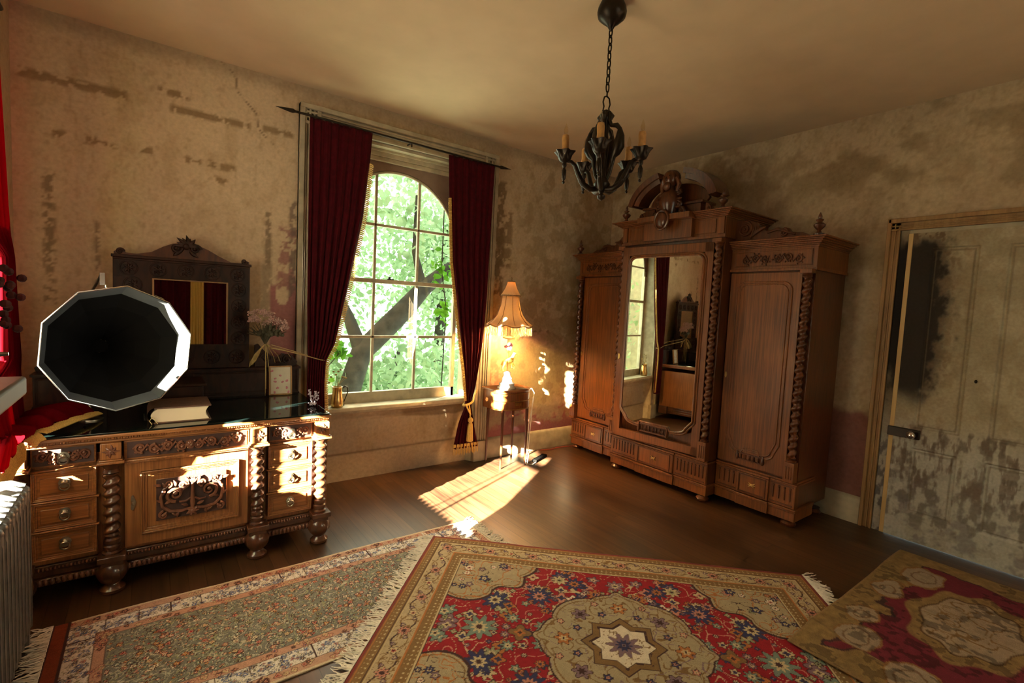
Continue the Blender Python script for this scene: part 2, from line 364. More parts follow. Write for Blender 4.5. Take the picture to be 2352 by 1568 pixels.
def basewall(U, V, seed):
    n = fbm(U * 1.3, V * 1.1, seed, 4); n2 = fbm(U * 9, V * 5, seed + 9, 4); n3 = fbm(U * 40, V * 22, seed + 20, 3)
    c = np.zeros(U.shape + (3,)) + np.array([.50, .385, .255])
    c = mixc(c, [.58, .45, .30], ss(.45, .7, n)); c = mixc(c, [.40, .29, .17], ss(.52, .75, n2) * .45)
    c = mixc(c, [.30, .205, .11], ss(.60, .72, n3) * .28)
    return c
def blot(c, U, V, u0, u1, v0, v1, col, seed, soft=.03, thr=.48, sc=28, amt=.8, sv=None):
    e = np.minimum(np.minimum(U - u0, u1 - U), np.minimum(V - v0, v1 - V))
    n = fbm(U * sc, V * (sv or sc), seed, 3)
    m = ss(thr - .04, thr + .04, n + np.clip(e / soft, -3, 1) * .12) * ss(-soft, soft * .3, e)
    return mixc(c, col, m * amt)
def col_window_wall(U, V):
    c = basewall(U, V, 3)
    br = [.20, .13, .06]
    for (a, b, z, h, th) in ((-.6, -.12, 2.685, .022, .45), (.11, .56, 2.675, .017, .38), (.65, .84, 2.683, .017, .43)):
        zz = z - .0 + .012 * np.sin(U * 7)
        c = blot(c, U, V, a, b, z - h, z + h, br, 5, .02, th, 30)
    for (a, b, z) in ((-.31, -.17, 2.378), (-.05, .01, 2.38), (.19, .27, 2.37), (.31, .36, 2.37), (.39, .47, 2.362), (-.45, -.40, 2.38), (.35, .42, 2.27), (.05, .2, 2.77)):
        c = blot(c, U, V, a, b, z - .018, z + .018, br, 8, .02, .50, 40)
    c = blot(c, U, V, -.495, -.45, 1.4, 2.16, [.17, .125, .07], 11, .02, .53, 34)
    c = blot(c, U, V, -.27, -.25, 1.5, 1.9, [.18, .13, .08], 12, .01, .50, 34)
    c = blot(c, U, V, .67, .705, 1.70, 2.10, [.17, .12, .075], 13, .015, .40, 34)
    c = blot(c, U, V, .655, .71, 1.2, 1.72, [.30, .23, .15], 14, .02, .38, 30)
    # bare plum plaster beside the casing
    m = ss(-.015, .015, (1.56 + .09 * fbm(U * 14, V * 0 + 3, 4) - V)) * ss(-.01, .01, U - .705) * ss(0, .02, .9 - U) * ss(.80, .88, V)
    notch = ss(.01, -.01, np.hypot((U - .79) / .05, (V - 1.53) / .09) - 1 + .25 * (fbm(U * 20, V * 20, 6) - .5)) 
    c = mixc(c, [.30, .115, .125], m * (1 - notch) * (.85 + .15 * fbm(U * 9, V * 6, 71)))
    c = blot(c, U, V, .76, .88, 1.55, 2.0, [.26, .11, .11], 15, .03, .56, 26)
    c = blot(c, U, V, .835, .875, 1.5, 2.2, [.16, .11, .09], 16, .02, .52, 30)
    # right of the window
    c = blot(c, U, V, 2.67, 2.78, 1.60, 2.70, [.17, .115, .06], 21, .03, .52, 22, sv=14)
    c = blot(c, U, V, 2.70, 2.86, 1.9, 2.42, [.20, .135, .07], 22, .04, .52, 20)
    c = blot(c, U, V, 2.66, 2.80, .5, 1.4, [.34, .14, .10], 23, .05, .47, 18, amt=.7)
    # pink arched bulge above a greenish patch
    d = np.hypot((U - 3.32) / .36, (V - 1.02) / .25); n = fbm(U * 12, V * 12, 24)
    c = mixc(c, [.52, .28, .19], ss(.2, -.1, d - 1 + (n - .5) * .3) * ss(.9, 1.1, V) * .7)
    c = mixc(c, [.44, .37, .16], ss(.25, -.2, np.hypot((U - 3.3) / .45, (V - .80) / .3) - 1 + (n - .5) * .5) * .6)
    ring = np.abs(np.hypot((U - 3.30) / .38, (V - 1.0) / .27) - 1)
    c = mixc(c, [.16, .09, .05], ss(.07, .0, ring + (fbm(U * 30, V * 30, 25) - .45) * .25) * ss(1.05, 1.2, V) * .7)
    # plum dado
    m = ss(-.02, .02, .455 + .05 * (fbm(U * 8, V * 3, 26) - .5) - V) * ss(2.5, 2.7, U)
    m2 = ss(.45, .6, fbm(U * 14, V * 14, 27)) * ss(.16, .02, np.abs(V - .40))
    c = mixc(c, [.30, .12, .12], m * (1 - .6 * m2)); c = blot(c, U, V, 2.7, 4.2, .30, .48, [.36, .30, .2], 28, .05, .58, 14, amt=.7)
    c = blot(c, U, V, 3.0, 4.2, .9, 2.9, [.32, .23, .12], 29, .3, .58, 11, amt=.5)
    c = blot(c, U, V, 3.4, 4.25, .46, 1.9, [.30, .22, .11], 30, .3, .55, 15, amt=.55)
    # darker band along the ceiling and a thin crack
    c = mixc(c, [.20, .14, .09], ss(.10, 0, ZC - V - .05 * fbm(U * 5, V, 31)) * .45)
    cr = np.abs(U - (.45 + (2.98 - V) * .62 + .02 * np.sin(V * 30))); c = mixc(c, [.15, .1, .06], ss(.006, .002, cr) * ss(2.55, 2.6, V) * .8)
    return c
def col_right_wall(U, V):   # U is world Y
    c = basewall(U, V, 50) * .92
    c = mixc(c, [.20, .13, .055], ss(.52, .66, fbm(U * 2.6, V * 3.4, 55, 5)) * ss(2.35, 2.6, V) * .5)
    c = mixc(c, [.17, .115, .05], ss(.50, .64, fbm(U * 5, V * 7, 56, 5)) * ss(2.2, 2.5, V) * ss(1.9, 1.2, U) * .4)
    c = mixc(c, [.25, .18, .09], ss(.40, .70, fbm(U * 5, V * 5, 57, 5)) * ss(2.3, 1.9, V) * .75)
    c = blot(c, U, V, 2.2, 3.9, 2.2, 3.0, [.26, .18, .10], 58, .3, .56, 9, amt=.5)
    m = ss(-.03, .03, .85 + .1 * (fbm(U * 9, V * 5, 59) - .5) - V); c = mixc(c, [.20, .065, .065], m * .85)
    return c
def col_plain_wall(U, V): return basewall(U, V, 80)
OPW = (1.00, 2.50, 0.0, 2.80)
wall('wall_back', lambda u, v, d: np.stack([u, YB + d, v], -1), np.linspace(XL, XR, 400), np.linspace(0, ZC, 250), [OPW], col_window_wall, .17, False)
DOOR = (.10, 1.18, 0.0, 2.18)
wall('wall_right', lambda u, v, d: np.stack([XR + d, u, v], -1), np.linspace(YF, YB, 420), np.linspace(0, ZC, 230), [DOOR], col_right_wall, .3, True)
LW = (1.50, 2.95, .68, 2.55)
wall('wall_left', lambda u, v, d: np.stack([XL - d, u, v], -1), np.linspace(YF, YB, 120), np.linspace(0, ZC, 70), [LW], col_plain_wall, .12, False)
wall('wall_front', lambda u, v, d: np.stack([u, YF - d, v], -1), np.linspace(XL, XR, 80), np.linspace(0, ZC, 50), [(1.85, 2.75, .9, 2.3)], col_plain_wall, .15, True)

def baseboard(name, poly, a, b, axis):
    m = MB()
    if axis == 'x': m.prism([(-y + YB, z) for y, z in poly], a, b, 'x')
    else: m.prism([(XR - x, z) for x, z in poly], a, b, 'y')
    o = m.build(name, M['cream'], bevel=0, recalc=True); o['kind'] = 'structure'; return o
BB = [(0, 0), (.03, 0), (.03, .16), (.022, .18), (.022, .195), (.012, .215), (0, .225)]
BB = [(a, b * .9) for a, b in BB]
baseboard('baseboard_back', BB, 2.66, XR, 'x')
baseboard('baseboard_left', BB, XL, .86, 'x')
baseboard('baseboard_right', BB, 1.26, YB - .03, 'y')

# ------------------------------------------------------------------ garden window
W1 = thing('window_1', None, None, (1.74, YB, 0), kind='structure')
def loc(parent, o): o.location = (-parent.location[0], -parent.location[1], -parent.location[2]); return o
def W(m, name, mat, **k): return loc(W1, m.build(name, mat, W1, **k))
cas = MB()
for (a, b) in ((.88, 1.03), (2.495, 2.645)):
    s = 1 if a < 1 else -1; o_ = a if s > 0 else b
    for (p, q, y) in ((0, .150, 3.895), (0, .035, 3.87), (.035, .05, 3.882), (.062, .078, 3.880), (.095, .110, 3.885), (.12, .15, 3.878)):
        x0, x1 = sorted((o_ + s * p, o_ + s * q)); cas.box(x0, x1, y, YB, 0, 2.92 if p == 0 else 2.90)
    x0, x1 = sorted((o_ - s * .006, o_ + s * .156)); cas.box(x0, x1, 3.862, YB, 0, .20)
for (z0, z1, y) in ((2.78, 2.92, 3.895), (2.885, 2.92, 3.868), (2.86, 2.875, 3.882), (2.825, 2.84, 3.885), (2.78, 2.80, 3.878)):
    cas.box(.88, 2.645, y, YB, z0, z1)
W(cas, 'casing', M['cream'], bevel=.004)
fr = MB()   # box lining of the recess, splayed a little
for (xa, xb, xc) in ((1.0, 1.03, 1.125), (2.50, 2.495, 2.325)):
    s = 1 if xa < 2 else -1
    fr.prism([(xa, YB - .03), (xa, 4.10), (xb + s * .075, 4.10), (xb + s * .07, 4.02), (xb, YB - .03)][::s], 0, 2.8, 'z')
fr.box(1.0, 2.5, YB - .02, 4.10, 2.755, 2.81)
W(fr, 'lining', M['white'], recalc=True)
hd = MB().box(1.06, 2.40, 3.99, 4.03, 2.70, 2.75).box(1.06, 2.40, 3.975, 4.03, 2.735, 2.76).box(1.06, 2.40, 4.00, 4.03, 2.665, 2.70)
W(hd, 'head_moulding', M['white'], bevel=.004)
# arched spandrel board
R, cxw, czw = .585, 1.725, 2.03
arc = [(cxw + R * math.cos(PI * i / 40), czw + R * math.sin(PI * i / 40)) for i in range(41)]
sp = MB(); n = len(arc)
outer = [(2.42, czw)] + [(min(max(1.06, cxw + 2.0 * math.cos(PI * i / 40)), 2.40), min(2.70, czw + 2.0 * math.sin(PI * i / 40))) for i in range(1, 40)] + [(1.04, czw)]
vs = [(x, 4.03, z) for x, z in arc] + [(x, 4.03, z) for x, z in outer] + [(x, 4.07, z) for x, z in arc] + [(x, 4.07, z) for x, z in outer]
fs = []
for i in range(n - 1):
    fs += [(i, i + 1, n + i + 1, n + i), (2 * n + i, 3 * n + i, 3 * n + i + 1, 2 * n + i + 1), (i, 2 * n + i, 2 * n + i + 1, i + 1)]
sp.add(vs, fs); W(sp, 'arched_board', M['taupe'], recalc=True)
st = MB()
st.tube([(x, 4.045, z) for x, z in [(cxw + (R - .012) * math.cos(PI * i / 40), czw + (R - .012) * math.sin(PI * i / 40)) for i in range(41)]], .012, 8)
for (x0, x1) in ((1.115, 1.150), (2.300, 2.335)): st.box(x0, x1, 4.03, 4.07, .62, 2.10)
st.box(1.115, 2.335, 4.03, 4.08, .60, .722); st.box(1.115, 2.335, 4.025, 4.08, 1.655, 1.690)
for x in (1.528, 1.922): st.box(x - .011, x + .011, 4.04, 4.065, .70, 2.59)
for z in (1.195, 2.145): st.box(1.13, 2.32, 4.04, 4.065, z - .011, z + .011)
W(st, 'sash', M['white'], bevel=.003)
W(MB().lathe((1.66, 4.035, 1.69), [(.010, 0), (.012, .01), (.007, .018), (.015, .024), (.0, .03)], 10).box(1.64, 1.70, 4.03, 4.05, 1.688, 1.698), 'sash_latch', M['iron'])
W(MB().box(1.13, 2.32, 4.051, 4.054, .70, 2.62), 'glass', M['glass'], smooth=False)
W(MB().box(1.00, 2.50, 4.06, 4.10, -.05, .60), 'under_wall', M['cream'])
W(MB().box(1.04, 2.44, 3.86, 4.06, .60, .635).box(1.06, 2.42, 3.90, 4.0, .575, .60), 'stool', M['white'], bevel=.008)

def col_panel(U, V):
    c = basewall(U, V, 90) * 1.0; c = mixc(c, [.50, .41, .31], ss(.35, .6, fbm(U * 2, V * 3, 91)) * .7)
    e = .50 + .04 * fbm(U * 6, V * 2, 92) - .05 * ss(1.5, 2.2, U)
    c = mixc(c, [.26, .19, .12], ss(-.01, .01, V - e) * ss(.35, .6, fbm(U * 2.4, V * 1, 93) + .12 * ss(1.4, 1.7, U)))
    c = mixc(c, [.18, .12, .07], ss(.012, .002, np.abs(V - .225)) * .7); return c
us = np.linspace(1.0, 2.5, 150); vs_ = np.linspace(0, .60, 70); U, V = np.meshgrid(us, vs_, indexing='ij')
D = 3.985 - .018 * ss(.235, .222, V) - .012 * ss(.56, .575, V) - .008 * ss(.50, .505, V) * ss(.53, .525, V)
o = npmesh('apron_panel', np.stack([U, D, V], -1).reshape(-1, 3), gridfaces(150, 70), M['plaster'], W1, col_panel(U, V).reshape(-1, 3)); loc(W1, o)

# ------------------------------------------------------------------ left window (out of frame, lets the low sun in)
W2 = thing('window_2', None, None, (XL, 2.2, .68), kind='structure')
m = MB(); x0, x1 = XL - .09, XL - .05
m.box(x0, x1, 1.50, 1.54, .68, 2.55).box(x0, x1, 2.91, 2.95, .68, 2.55).box(x0, x1, 1.5, 2.95, .66, .685).box(x0, x1, 1.5, 2.95, 2.50, 2.55).box(x0, x1, 1.5, 2.95, 1.19, 1.235)
for y in (1.972, 2.46): m.box(x0 + .01, x1 - .01, y - .008, y + .008, .7, 2.5)
loc(W2, m.build('sash', M['white'], W2, bevel=.003))
loc(W2, MB().box(XL - .071, XL - .069, 1.52, 2.93, .70, 2.52).build('glass', M['glass'], W2, smooth=False))
loc(W2, MB().box(XL - .005, XL + .03, 1.42, 1.50, .6, 2.63).box(XL - .005, XL + .03, 2.95, 3.03, .6, 2.63).box(XL - .005, XL + .03, 1.42, 3.03, 2.55, 2.64).box(XL - .11, XL + .045, 1.42, 3.03, .645, .68).build('casing', M['cream'], W2, bevel=.004))

# unseen window added behind the camera around the rear fill light
W3 = thing('added_rear_window', None, None, (2.3, YF, .7), kind='structure')
m = MB(); y0, y1 = YF - .10, YF - .06
m.box(1.85, 1.90, y0, y1, .9, 2.3).box(2.70, 2.75, y0, y1, .9, 2.3).box(1.85, 2.75, y0, y1, .88, .95).box(1.85, 2.75, y0, y1, 2.25, 2.3).box(1.85, 2.75, y0, y1, 1.58, 1.62).box(2.29, 2.31, y0 + .01, y1 - .01, .9, 2.3)
loc(W3, m.build('sash', M['white'], W3, bevel=.003)); loc(W3, MB().box(1.86, 2.74, YF - .081, YF - .079, .9, 2.28).build('glass', M['glass'], W3, smooth=False))
loc(W3, MB().box(1.75, 1.85, YF - .005, YF + .03, .8, 2.4).box(2.75, 2.85, YF - .005, YF + .03, .8, 2.4).box(1.75, 2.85, YF - .005, YF + .03, 2.3, 2.4).box(1.75, 2.85, YF - .12, YF + .045, .855, .9).build('casing', M['cream'], W3, bevel=.004))

# ------------------------------------------------------------------ panelled door with mildew
D1 = thing('door_1', None, None, (XR, .65, 0), kind='structure')
Y0, Y1, ZT = .235, 1.10, 2.15
nu, nv = 190, 380
us = np.linspace(Y0, Y1, nu); vs_ = np.linspace(.006, ZT, nv); U, V = np.meshgrid(us, vs_, indexing='ij')
dep = 0 * U
for (a, b, c_, d_) in ((.75, .99, .80, 2.045), (.345, .615, .80, 2.045), (.75, .99, .20, .66), (.345, .615, .20, .66)):
    e = np.minimum(np.minimum(U - a, b - U), np.minimum(V - c_, d_ - V))
    dep = dep + .012 * ss(0, .006, e) - .005 * ss(.012, .02, e) * ss(.03, .024, e)
dep = dep + .008 * ss(.006, .0, np.abs(U - .682 + .0)) * 0
P = np.stack([XR - .032 + dep, U, V], -1)
n = fbm(U * 5, V * 5, 101, 4); n2 = fbm(U * 22, V * 16, 102, 4); n3 = fbm(U * 40, V * 9, 103, 3)
C = np.zeros(U.shape + (3,)) + np.array([.34, .285, .19]); C = mixc(C, [.42, .36, .25], ss(.4, .65, n)); C = mixc(C, [.48, .47, .42], ss(.95, .6, V))
C = mixc(C, [.27, .19, .10], ss(.5, .62, n2) * .25)
mask = ss(-.06, .06, (U - (.93 + .05 * np.sin(V * 3) + .16 * (n2 - .5))) ) * ss(.92, 1.1, V + .1 * (n - .5)) * ss(2.16, 2.05, V + .1 * n2 - .05)
C = mixc(C, [.016, .010, .008], np.clip(mask, 0, 1) * (.97))
C = mixc(C, [.10, .055, .025], ss(.5, .62, n2) * ss(.80, .93, U) * ss(1.0, 1.3, V) * (1 - mask) * .8)
bot = ss(.50, .66, .6 * n2 + .4 * n3 + .10 * ss(.25, .05, np.abs(V - .36)) + .10 * ss(.14, .02, np.abs(V - .76)) * ss(1.0, .9, U) - .03)
C = mixc(C, [.085, .07, .065], bot * ss(.86, .80, V) * ss(.06, .18, V) * .62)
C = mixc(C, [.14, .09, .06], ss(.52, .62, n3) * ss(.85, .78, V) * ss(.3, .45, V) * .6)
C = mixc(C, [.17, .15, .16], ss(.50, .68, fbm(U * 12, V * 12, 104)) * ss(.7, .2, V) * .6)
grp = ss(.003, .0, np.abs(dep - .006)); C = mixc(C, [.13, .10, .06], grp * .7)
npmesh('door_leaf', P.reshape(-1, 3) - np.array([XR, .65, 0]), gridfaces(nu, nv)[:, ::-1], M['peeling'], D1, C.reshape(-1, 3))
loc(D1, MB().box(XR - .018, XR + .012, Y0, Y1, .006, ZT).build('door_core', M['cream'], D1))
loc(D1, MB().box(XR - .036, XR + .01, Y1, Y1 + .026, .006, ZT).build('edge_strip', M['strip'], D1, bevel=.002))['label'] = 'bare yellow wood edge strip'
# jamb with its own mildew
us = np.linspace(1.126, 1.182, 14); vs_ = np.linspace(0, 2.18, 220); U, V = np.meshgrid(us, vs_, indexing='ij')
C = np.zeros(U.shape + (3,)) + np.array([.30, .25, .17]); C = mixc(C, [.42, .40, .36], ss(1.0, .6, V))
n = fbm(U * 30, V * 14, 110); C = mixc(C, [.012, .008, .007], ss(.85, 1.25, V + .3 * (n - .5)) * ss(2.18, 2.05, V + .1 * n - .05)); C = mixc(C, [.10, .09, .10], ss(.5, .6, n) * ss(.8, .6, V) * .8)
npmesh('jamb_face', np.stack([XR - .012 + 0 * U, U, V], -1).reshape(-1, 3) - np.array([XR, .65, 0]), gridfaces(14, 220)[:, ::-1], M['peeling'], D1, C.reshape(-1, 3))
loc(D1, MB().box(XR - .011, XR + .1, 1.126, 1.19, 0, 2.19).box(XR - .011, XR + .1, .09, .232, 0, 2.19).box(XR - .011, XR + .1, .10, 1.19, 2.15, 2.19).build('jamb', M['cream'], D1))
m = MB()
for (a, b, x) in ((1.178, 1.255, .022), (1.178, 1.192, .034), (1.205, 1.215, .030), (1.232, 1.255, .045)):
    m.box(XR - x, XR, a, b, 0, 2.19 + (b - 1.178)); m.box(XR - x, XR, .10 - (b - 1.178), .10 - (a - 1.178), 0, 2.19 + (b - 1.178))
for (a, b, x) in ((2.178, 2.255, .022), (2.178, 2.192, .034), (2.205, 2.215, .030), (2.232, 2.262, .045)):
    m.box(XR - x, XR, .03, 1.25, a, b)
loc(D1, m.build('door_casing', M['tan'], D1, bevel=.003))
lk = loc(D1, MB().box(XR - .056, XR - .030, .95, 1.13, .725, .79).build('lock_box', M['iron'], D1, bevel=.003))
kn = loc(D1, MB().ell((XR - .105, .985, .757), (.024, .027, .027), 12, 8).tube([(XR - .10, .985, .757), (XR - .05, .985, .757)], .009, 10).build('door_knob', M['nickel'], D1))
kn['label'] = 'clear faceted glass knob'
loc(D1, MB().ell((XR - .036, .70, 1.17), (.006, .008, .012), 8, 6).build('keyhole_stub', M['iron'], D1))

# ------------------------------------------------------------------ furniture kit
def twist(m, x, y, z0, z1, R, pitch, starts=1, n=18, depth=.26):
    k = int((z1 - z0) / pitch * 9); prof = [(1, z0 + (z1 - z0) * i / k) for i in range(k + 1)]
    def f(a, z): return R * (1 - depth + depth * math.cos(starts * a - 2 * PI * z / pitch * 1.0) ) if starts == 2 else R * (1 - depth + depth * math.cos(a - 2 * PI * z / pitch))
    m.lathe((x, y, 0), prof, n, f)
def ringpull(x, y, z, parent, mat, s=1.):
    m = MB(); m.prism([(x + s * .020 * math.cos(a), z + .006 + s * .022 * math.sin(a)) for a in [2 * PI * i / 12 for i in range(12)]], y - .004, y + .001)
    m.ell((x, y - .008, z + .010 * s), (.011 * s, .009, .011 * s), 10, 6)
    m.tube([(x + .016 * s * math.cos(a), y - .013 - .004 * math.sin(a), z - .008 * s + .017 * s * math.sin(a)) for a in [2 * PI * i / 16 for i in range(16)]], .0035 * s, 6, True)
    return m.build('ring_pull', mat, parent, recalc=True)
def frame(m, x0, x1, z0, z1, y, w, t, steps=((0, .35), (.4, .7), (.72, 1))):
    """moulded rectangular frame standing t proud of y"""
    for (a, h) in steps:
        i = w * (1 - a)
        for (q0, q1) in ((x0, x0 + i), (x1 - i, x1)): m.box(q0, q1, y - t * h, y, z0, z1)
        for (q0, q1) in ((z0, z0 + i), (z1 - i, z1)): m.box(x0 + i, x1 - i, y - t * h, y, q0, q1)
def scrollwork(m, x0, x1, z0, z1, y, w=.0055, seed=0, cup=True):
    """running acanthus scrolls mirrored about the centre"""
    cx = (x0 + x1) / 2; cz = (z0 + z1) / 2; hx = (x1 - x0) / 2; hz = (z1 - z0) / 2; r = hz * .62
    k = max(1, int(round((hx * .8) / (r * 2.1))))
    for s in (-1, 1):
        px = cx + s * r * .55
        for i in range(k):
            sx = cx + s * (r * 1.4 + i * (hx - r * 1.1) / k); sz = cz + (.16 if i % 2 else -.16) * hz
            m.spiral(sx, sz, y, r * .95, 1.5, PI * .5 * (1 if s > 0 else 1) + i * PI, s * (1 if i % 2 else -1), w)
            m.tube([(px, y, cz - (.5 if i % 2 else -.5) * hz * .9), ((px + sx) / 2, y, cz + (.5 if i % 2 else -.5) * hz), (sx, y, sz + (-1 if i % 2 else 1) * r * .9)], [w * .5, w, w * .9], 6)
            for q in range(4):
                a = (q * .9 + i * 2.1 + .4) * s; m.leaf(sx + math.cos(a) * r * .9, sz + math.sin(a) * r * .9, y, a, r * .5, w * 1.1)
            px = sx
    if cup:
        m.prism([(cx + r * .75 * math.cos(2 * PI * i / 14), cz + r * 1.0 * math.sin(2 * PI * i / 14)) for i in range(14)], y - .006, y + .002)
        for q in range(8): m.leaf(cx, cz, y - .005, q * PI / 4, r * .7, w * .9)
def gadroon(m, x0, x1, y, z, h, pitch=.022):
    n = max(2, int((x1 - x0) / pitch))
    for i in range(n):
        x = x0 + (x1 - x0) * (i + .5) / n; m.ell((x, y, z), ((x1 - x0) / n * .48, .010, h / 2), 8, 6)

# ------------------------------------------------------------------ dresser
DR = thing('dresser', 'carved walnut dresser with barley-twist columns standing left of the window', 'dresser', (.17, 3.0, 0))
wn, dk, cv = M['walnut'], M['darkwalnut'], M['carved']
body = MB()
for (a, b, y) in ((-.665, -.355, .055), (-.355, .355, .045), (.355, .665, .055)): body.box(a, b, y, .84, .185, .70)
for xx in (-.66, -.325, .32, .665): body.box(xx - .052, xx + .052, .062, .20, .185, .70)
body.build('body', wn, DR, bevel=.003)
t_ = MB().box(-.705, .705, -.005, .87, .768, .782).box(-.70, .70, .005, .87, .755, .768).box(-.715, .715, -.02, .88, .782, .80)
t_.build('top', M['walnut_h'], DR, bevel=.005)
e_ = MB(); n = 64
for i in range(n):
    x = -.70 + 1.4 * (i + .5) / n
    e_.prism([(x - .010, .788), (x + .010, .788), (x, .772)], -.012, -.003)
    e_.ell((x + .011, -.006, .777), (.004, .006, .006), 6, 4)
e_.build('carved_edge', wn, DR, recalc=True)
# plinth with gadrooned moulding
pl_ = MB()
for (a, b, y) in ((-.665, -.36, .04), (-.38, .37, .03), (.36, .665, .04)):
    pl_.box(a, b, y, .82, .155, .185); pl_.box(a, b, y - .006, .82, .09, .125); pl_.box(a, b, y + .012, .82, .125, .155)
for xx in (-.66, -.325, .32, .665):
    pl_.box(xx - .055, xx + .055, -.035, .1, .165, .195); pl_.box(xx - .045, xx + .045, -.02, .1, .14, .166); pl_.box(xx - .05, xx + .05, .7, .82, .09, .19)
pl_.build('plinth', dk, DR, bevel=.004)
for (a, b, y) in ((-.60, -.385, .034), (-.27, .265, .024), (.375, .61, .034)):
    g_ = MB(); gadroon(g_, a, b, y, .108, .034, .020); g_.build('gadroon_moulding', cv, DR)
    g_ = MB(); gadroon(g_, a, b, y + .004, .170, .018, .014); g_.build('rope_moulding', cv, DR)
for xx in (-.66, -.325, .32, .665):
    f_ = MB().lathe((xx, .02, 0), [(.035, 0), (.050, .006), (.052, .02), (.036, .034), (.032, .045), (.050, .065), (.062, .09), (.064, .115), (.052, .138), (.046, .145)], 24, lambda a, z: 1 + (.035 * math.cos(a * 12) if .05 < z < .14 else 0))
    f_.build('foot', dk, DR)
    c_ = MB(); y = .02
    c_.lathe((xx, y, 0), [(.038, .195), (.040, .205), (.030, .212), (.036, .222), (.036, .236), (.028, .243), (.034, .252), (.034, .268), (.024, .276), (.030, .29), (.026, .30)], 20)
    twist(c_, xx, y, .298, .60, .036, .047, depth=.20)
    c_.lathe((xx, y, 0), [(.024, .598), (.036, .606), (.030, .615), (.024, .620), (.030, .632), (.042, .642), (.046, .650), (.040, .655)], 20)
    c_.build('column', dk, DR)
    k_ = MB().box(xx - .052, xx + .052, -.035, .10, .655, .668).box(xx - .045, xx + .045, -.028, .10, .668, .676).box(xx - .04, xx + .04, -.02, .10, .676, .756)
    k_.build('capital_block', wn, DR, bevel=.003)
    r_ = MB()
    for q in range(8): r_.leaf(xx, .716, -.021, q * PI / 4, .027 if q % 2 else .034, .0065)
    r_.ell((xx, -.024, .716), (.007, .006, .007), 8, 6); r_.build('rosette', cv, DR)
# drawers
for (a, b) in ((-.612, -.382), (.375, .618)):
    d = MB().box(a, b, .030, .056, .660, .752).build('drawer', M['walnut_h'], DR, bevel=.003)
    MB().box(a + .008, b - .008, .027, .031, .668, .745).build('ground', M['ground'], d)
    q = MB(); scrollwork(q, a + .012, b - .012, .668, .744, .024, .0065); q.build('carving', cv, d, recalc=True)
    ringpull((a + b) / 2, .018, .700, d, M['pewter'], 1.1)
    for (z0, z1) in ((.500, .636), (.360, .487), (.215, .347)):
        q = MB().box(a, b, .038, .058, z0, z1); frame(q, a, b, z0, z1, .040, .020, .014); q.box(a + .03, b - .03, .032, .04, z0 + .03, z1 - .03)
        d = q.build('drawer', M['walnut_h'], DR, bevel=.002)
        ringpull((a + b) / 2, .030, (z0 + z1) / 2 + .004, d, M['pewter'], 1.1)
        MB().box(a - .01, b + .01, .022, .055, z1 + .002, z1 + .011).build('drawer_rail', wn, DR, bevel=.003)
d = MB().box(-.278, .275, .018, .046, .655, .752).build('drawer', M['walnut_h'], DR, bevel=.003); d['label'] = 'long carved frieze drawer'
MB().box(-.265, .262, .015, .019, .664, .745).build('ground', M['ground'], d)
q = MB(); scrollwork(q, -.262, .258, .664, .744, .011, .0075); q.build('carving', cv, d, recalc=True)
MB().box(-.275, .272, .005, .045, .645, .655).box(-.275, .272, .012, .045, .635, .645).build('door_cornice', wn, DR, bevel=.003)
q = MB().box(-.275, .272, .026, .047, .205, .632); frame(q, -.212, .225, .262, .585, .027, .026, .018); q.box(-.15, .165, .018, .03, .315, .535)
d = q.build('door', wn, DR, bevel=.002)
MB().box(-.148, .163, .015, .019, .317, .533).build('ground', M['ground'], d)
q = MB(); cx, cz, y = .008, .425, .006; wv = .009
q.tube([(cx, y, .335), (cx, y - .002, .40), (cx, y, .50)], [.007, .012, .006], 8)
for k in range(7): q.leaf(cx, .345, y - .004, 2 * PI * k / 7, .030, .009)
q.ell((cx, y - .006, .345), (.012, .01, .012), 8, 6)
for s in (-1, 1):
    q.tube([(cx + s * u, y, z) for u, z in ((.005, .36), (.05, .352), (.10, .36), (.13, .39), (.138, .44), (.125, .48), (.10, .50))], [.007, .008, .009, .009, .008, .007, .004], 7)
    q.spiral(cx + s * .075, .445, y, .040, 1.5, -PI / 2, s, wv); q.spiral(cx + s * .045, .490, y, .022, 1.3, -PI / 2, -s, wv * .8)
    q.spiral(cx + s * .125, .345, y, .020, 1.3, PI / 2, -s, wv * .8); q.spiral(cx + s * .105, .505, y, .018, 1.2, -PI / 2, -s, wv * .7)
    q.tube([(cx, y, .42), (cx + s * .03, y, .40), (cx + s * .06, y, .404)], [.006, .006, .004], 6)
    for (u, z, a) in ((.13, .41, .6), (.137, .45, 2.2), (.11, .36, -.8), (.06, .352, -1.4), (.12, .485, 1.2), (.03, .47, 1.9), (.02, .50, 1.2), (.09, .415, -.4), (.075, .49, 1.3), (.02, .375, .4), (.09, .352, -2.4), (.135, .50, .3)):
        q.leaf(cx + s * u, z, y, a if s > 0 else PI - a, .034, .0085)
for a in (.9, 1.3, 1.57, 1.84, 2.24): q.leaf(cx, .495, y - .002, a, .034, .006)
q.build('carving', cv, d, recalc=True)
q = MB().prism([(-.243 + .009 * math.cos(a) * (1 + .3 * math.cos(3 * a)), .43 + .038 * math.sin(a)) for a in [2 * PI * i / 20 for i in range(20)]], .020, .027)
q.lathe((-.243, .018, .42), [(.004, 0), (.006, .01), (.004, .02)], 8); q.build('escutcheon', M['pewter'], d, recalc=True)
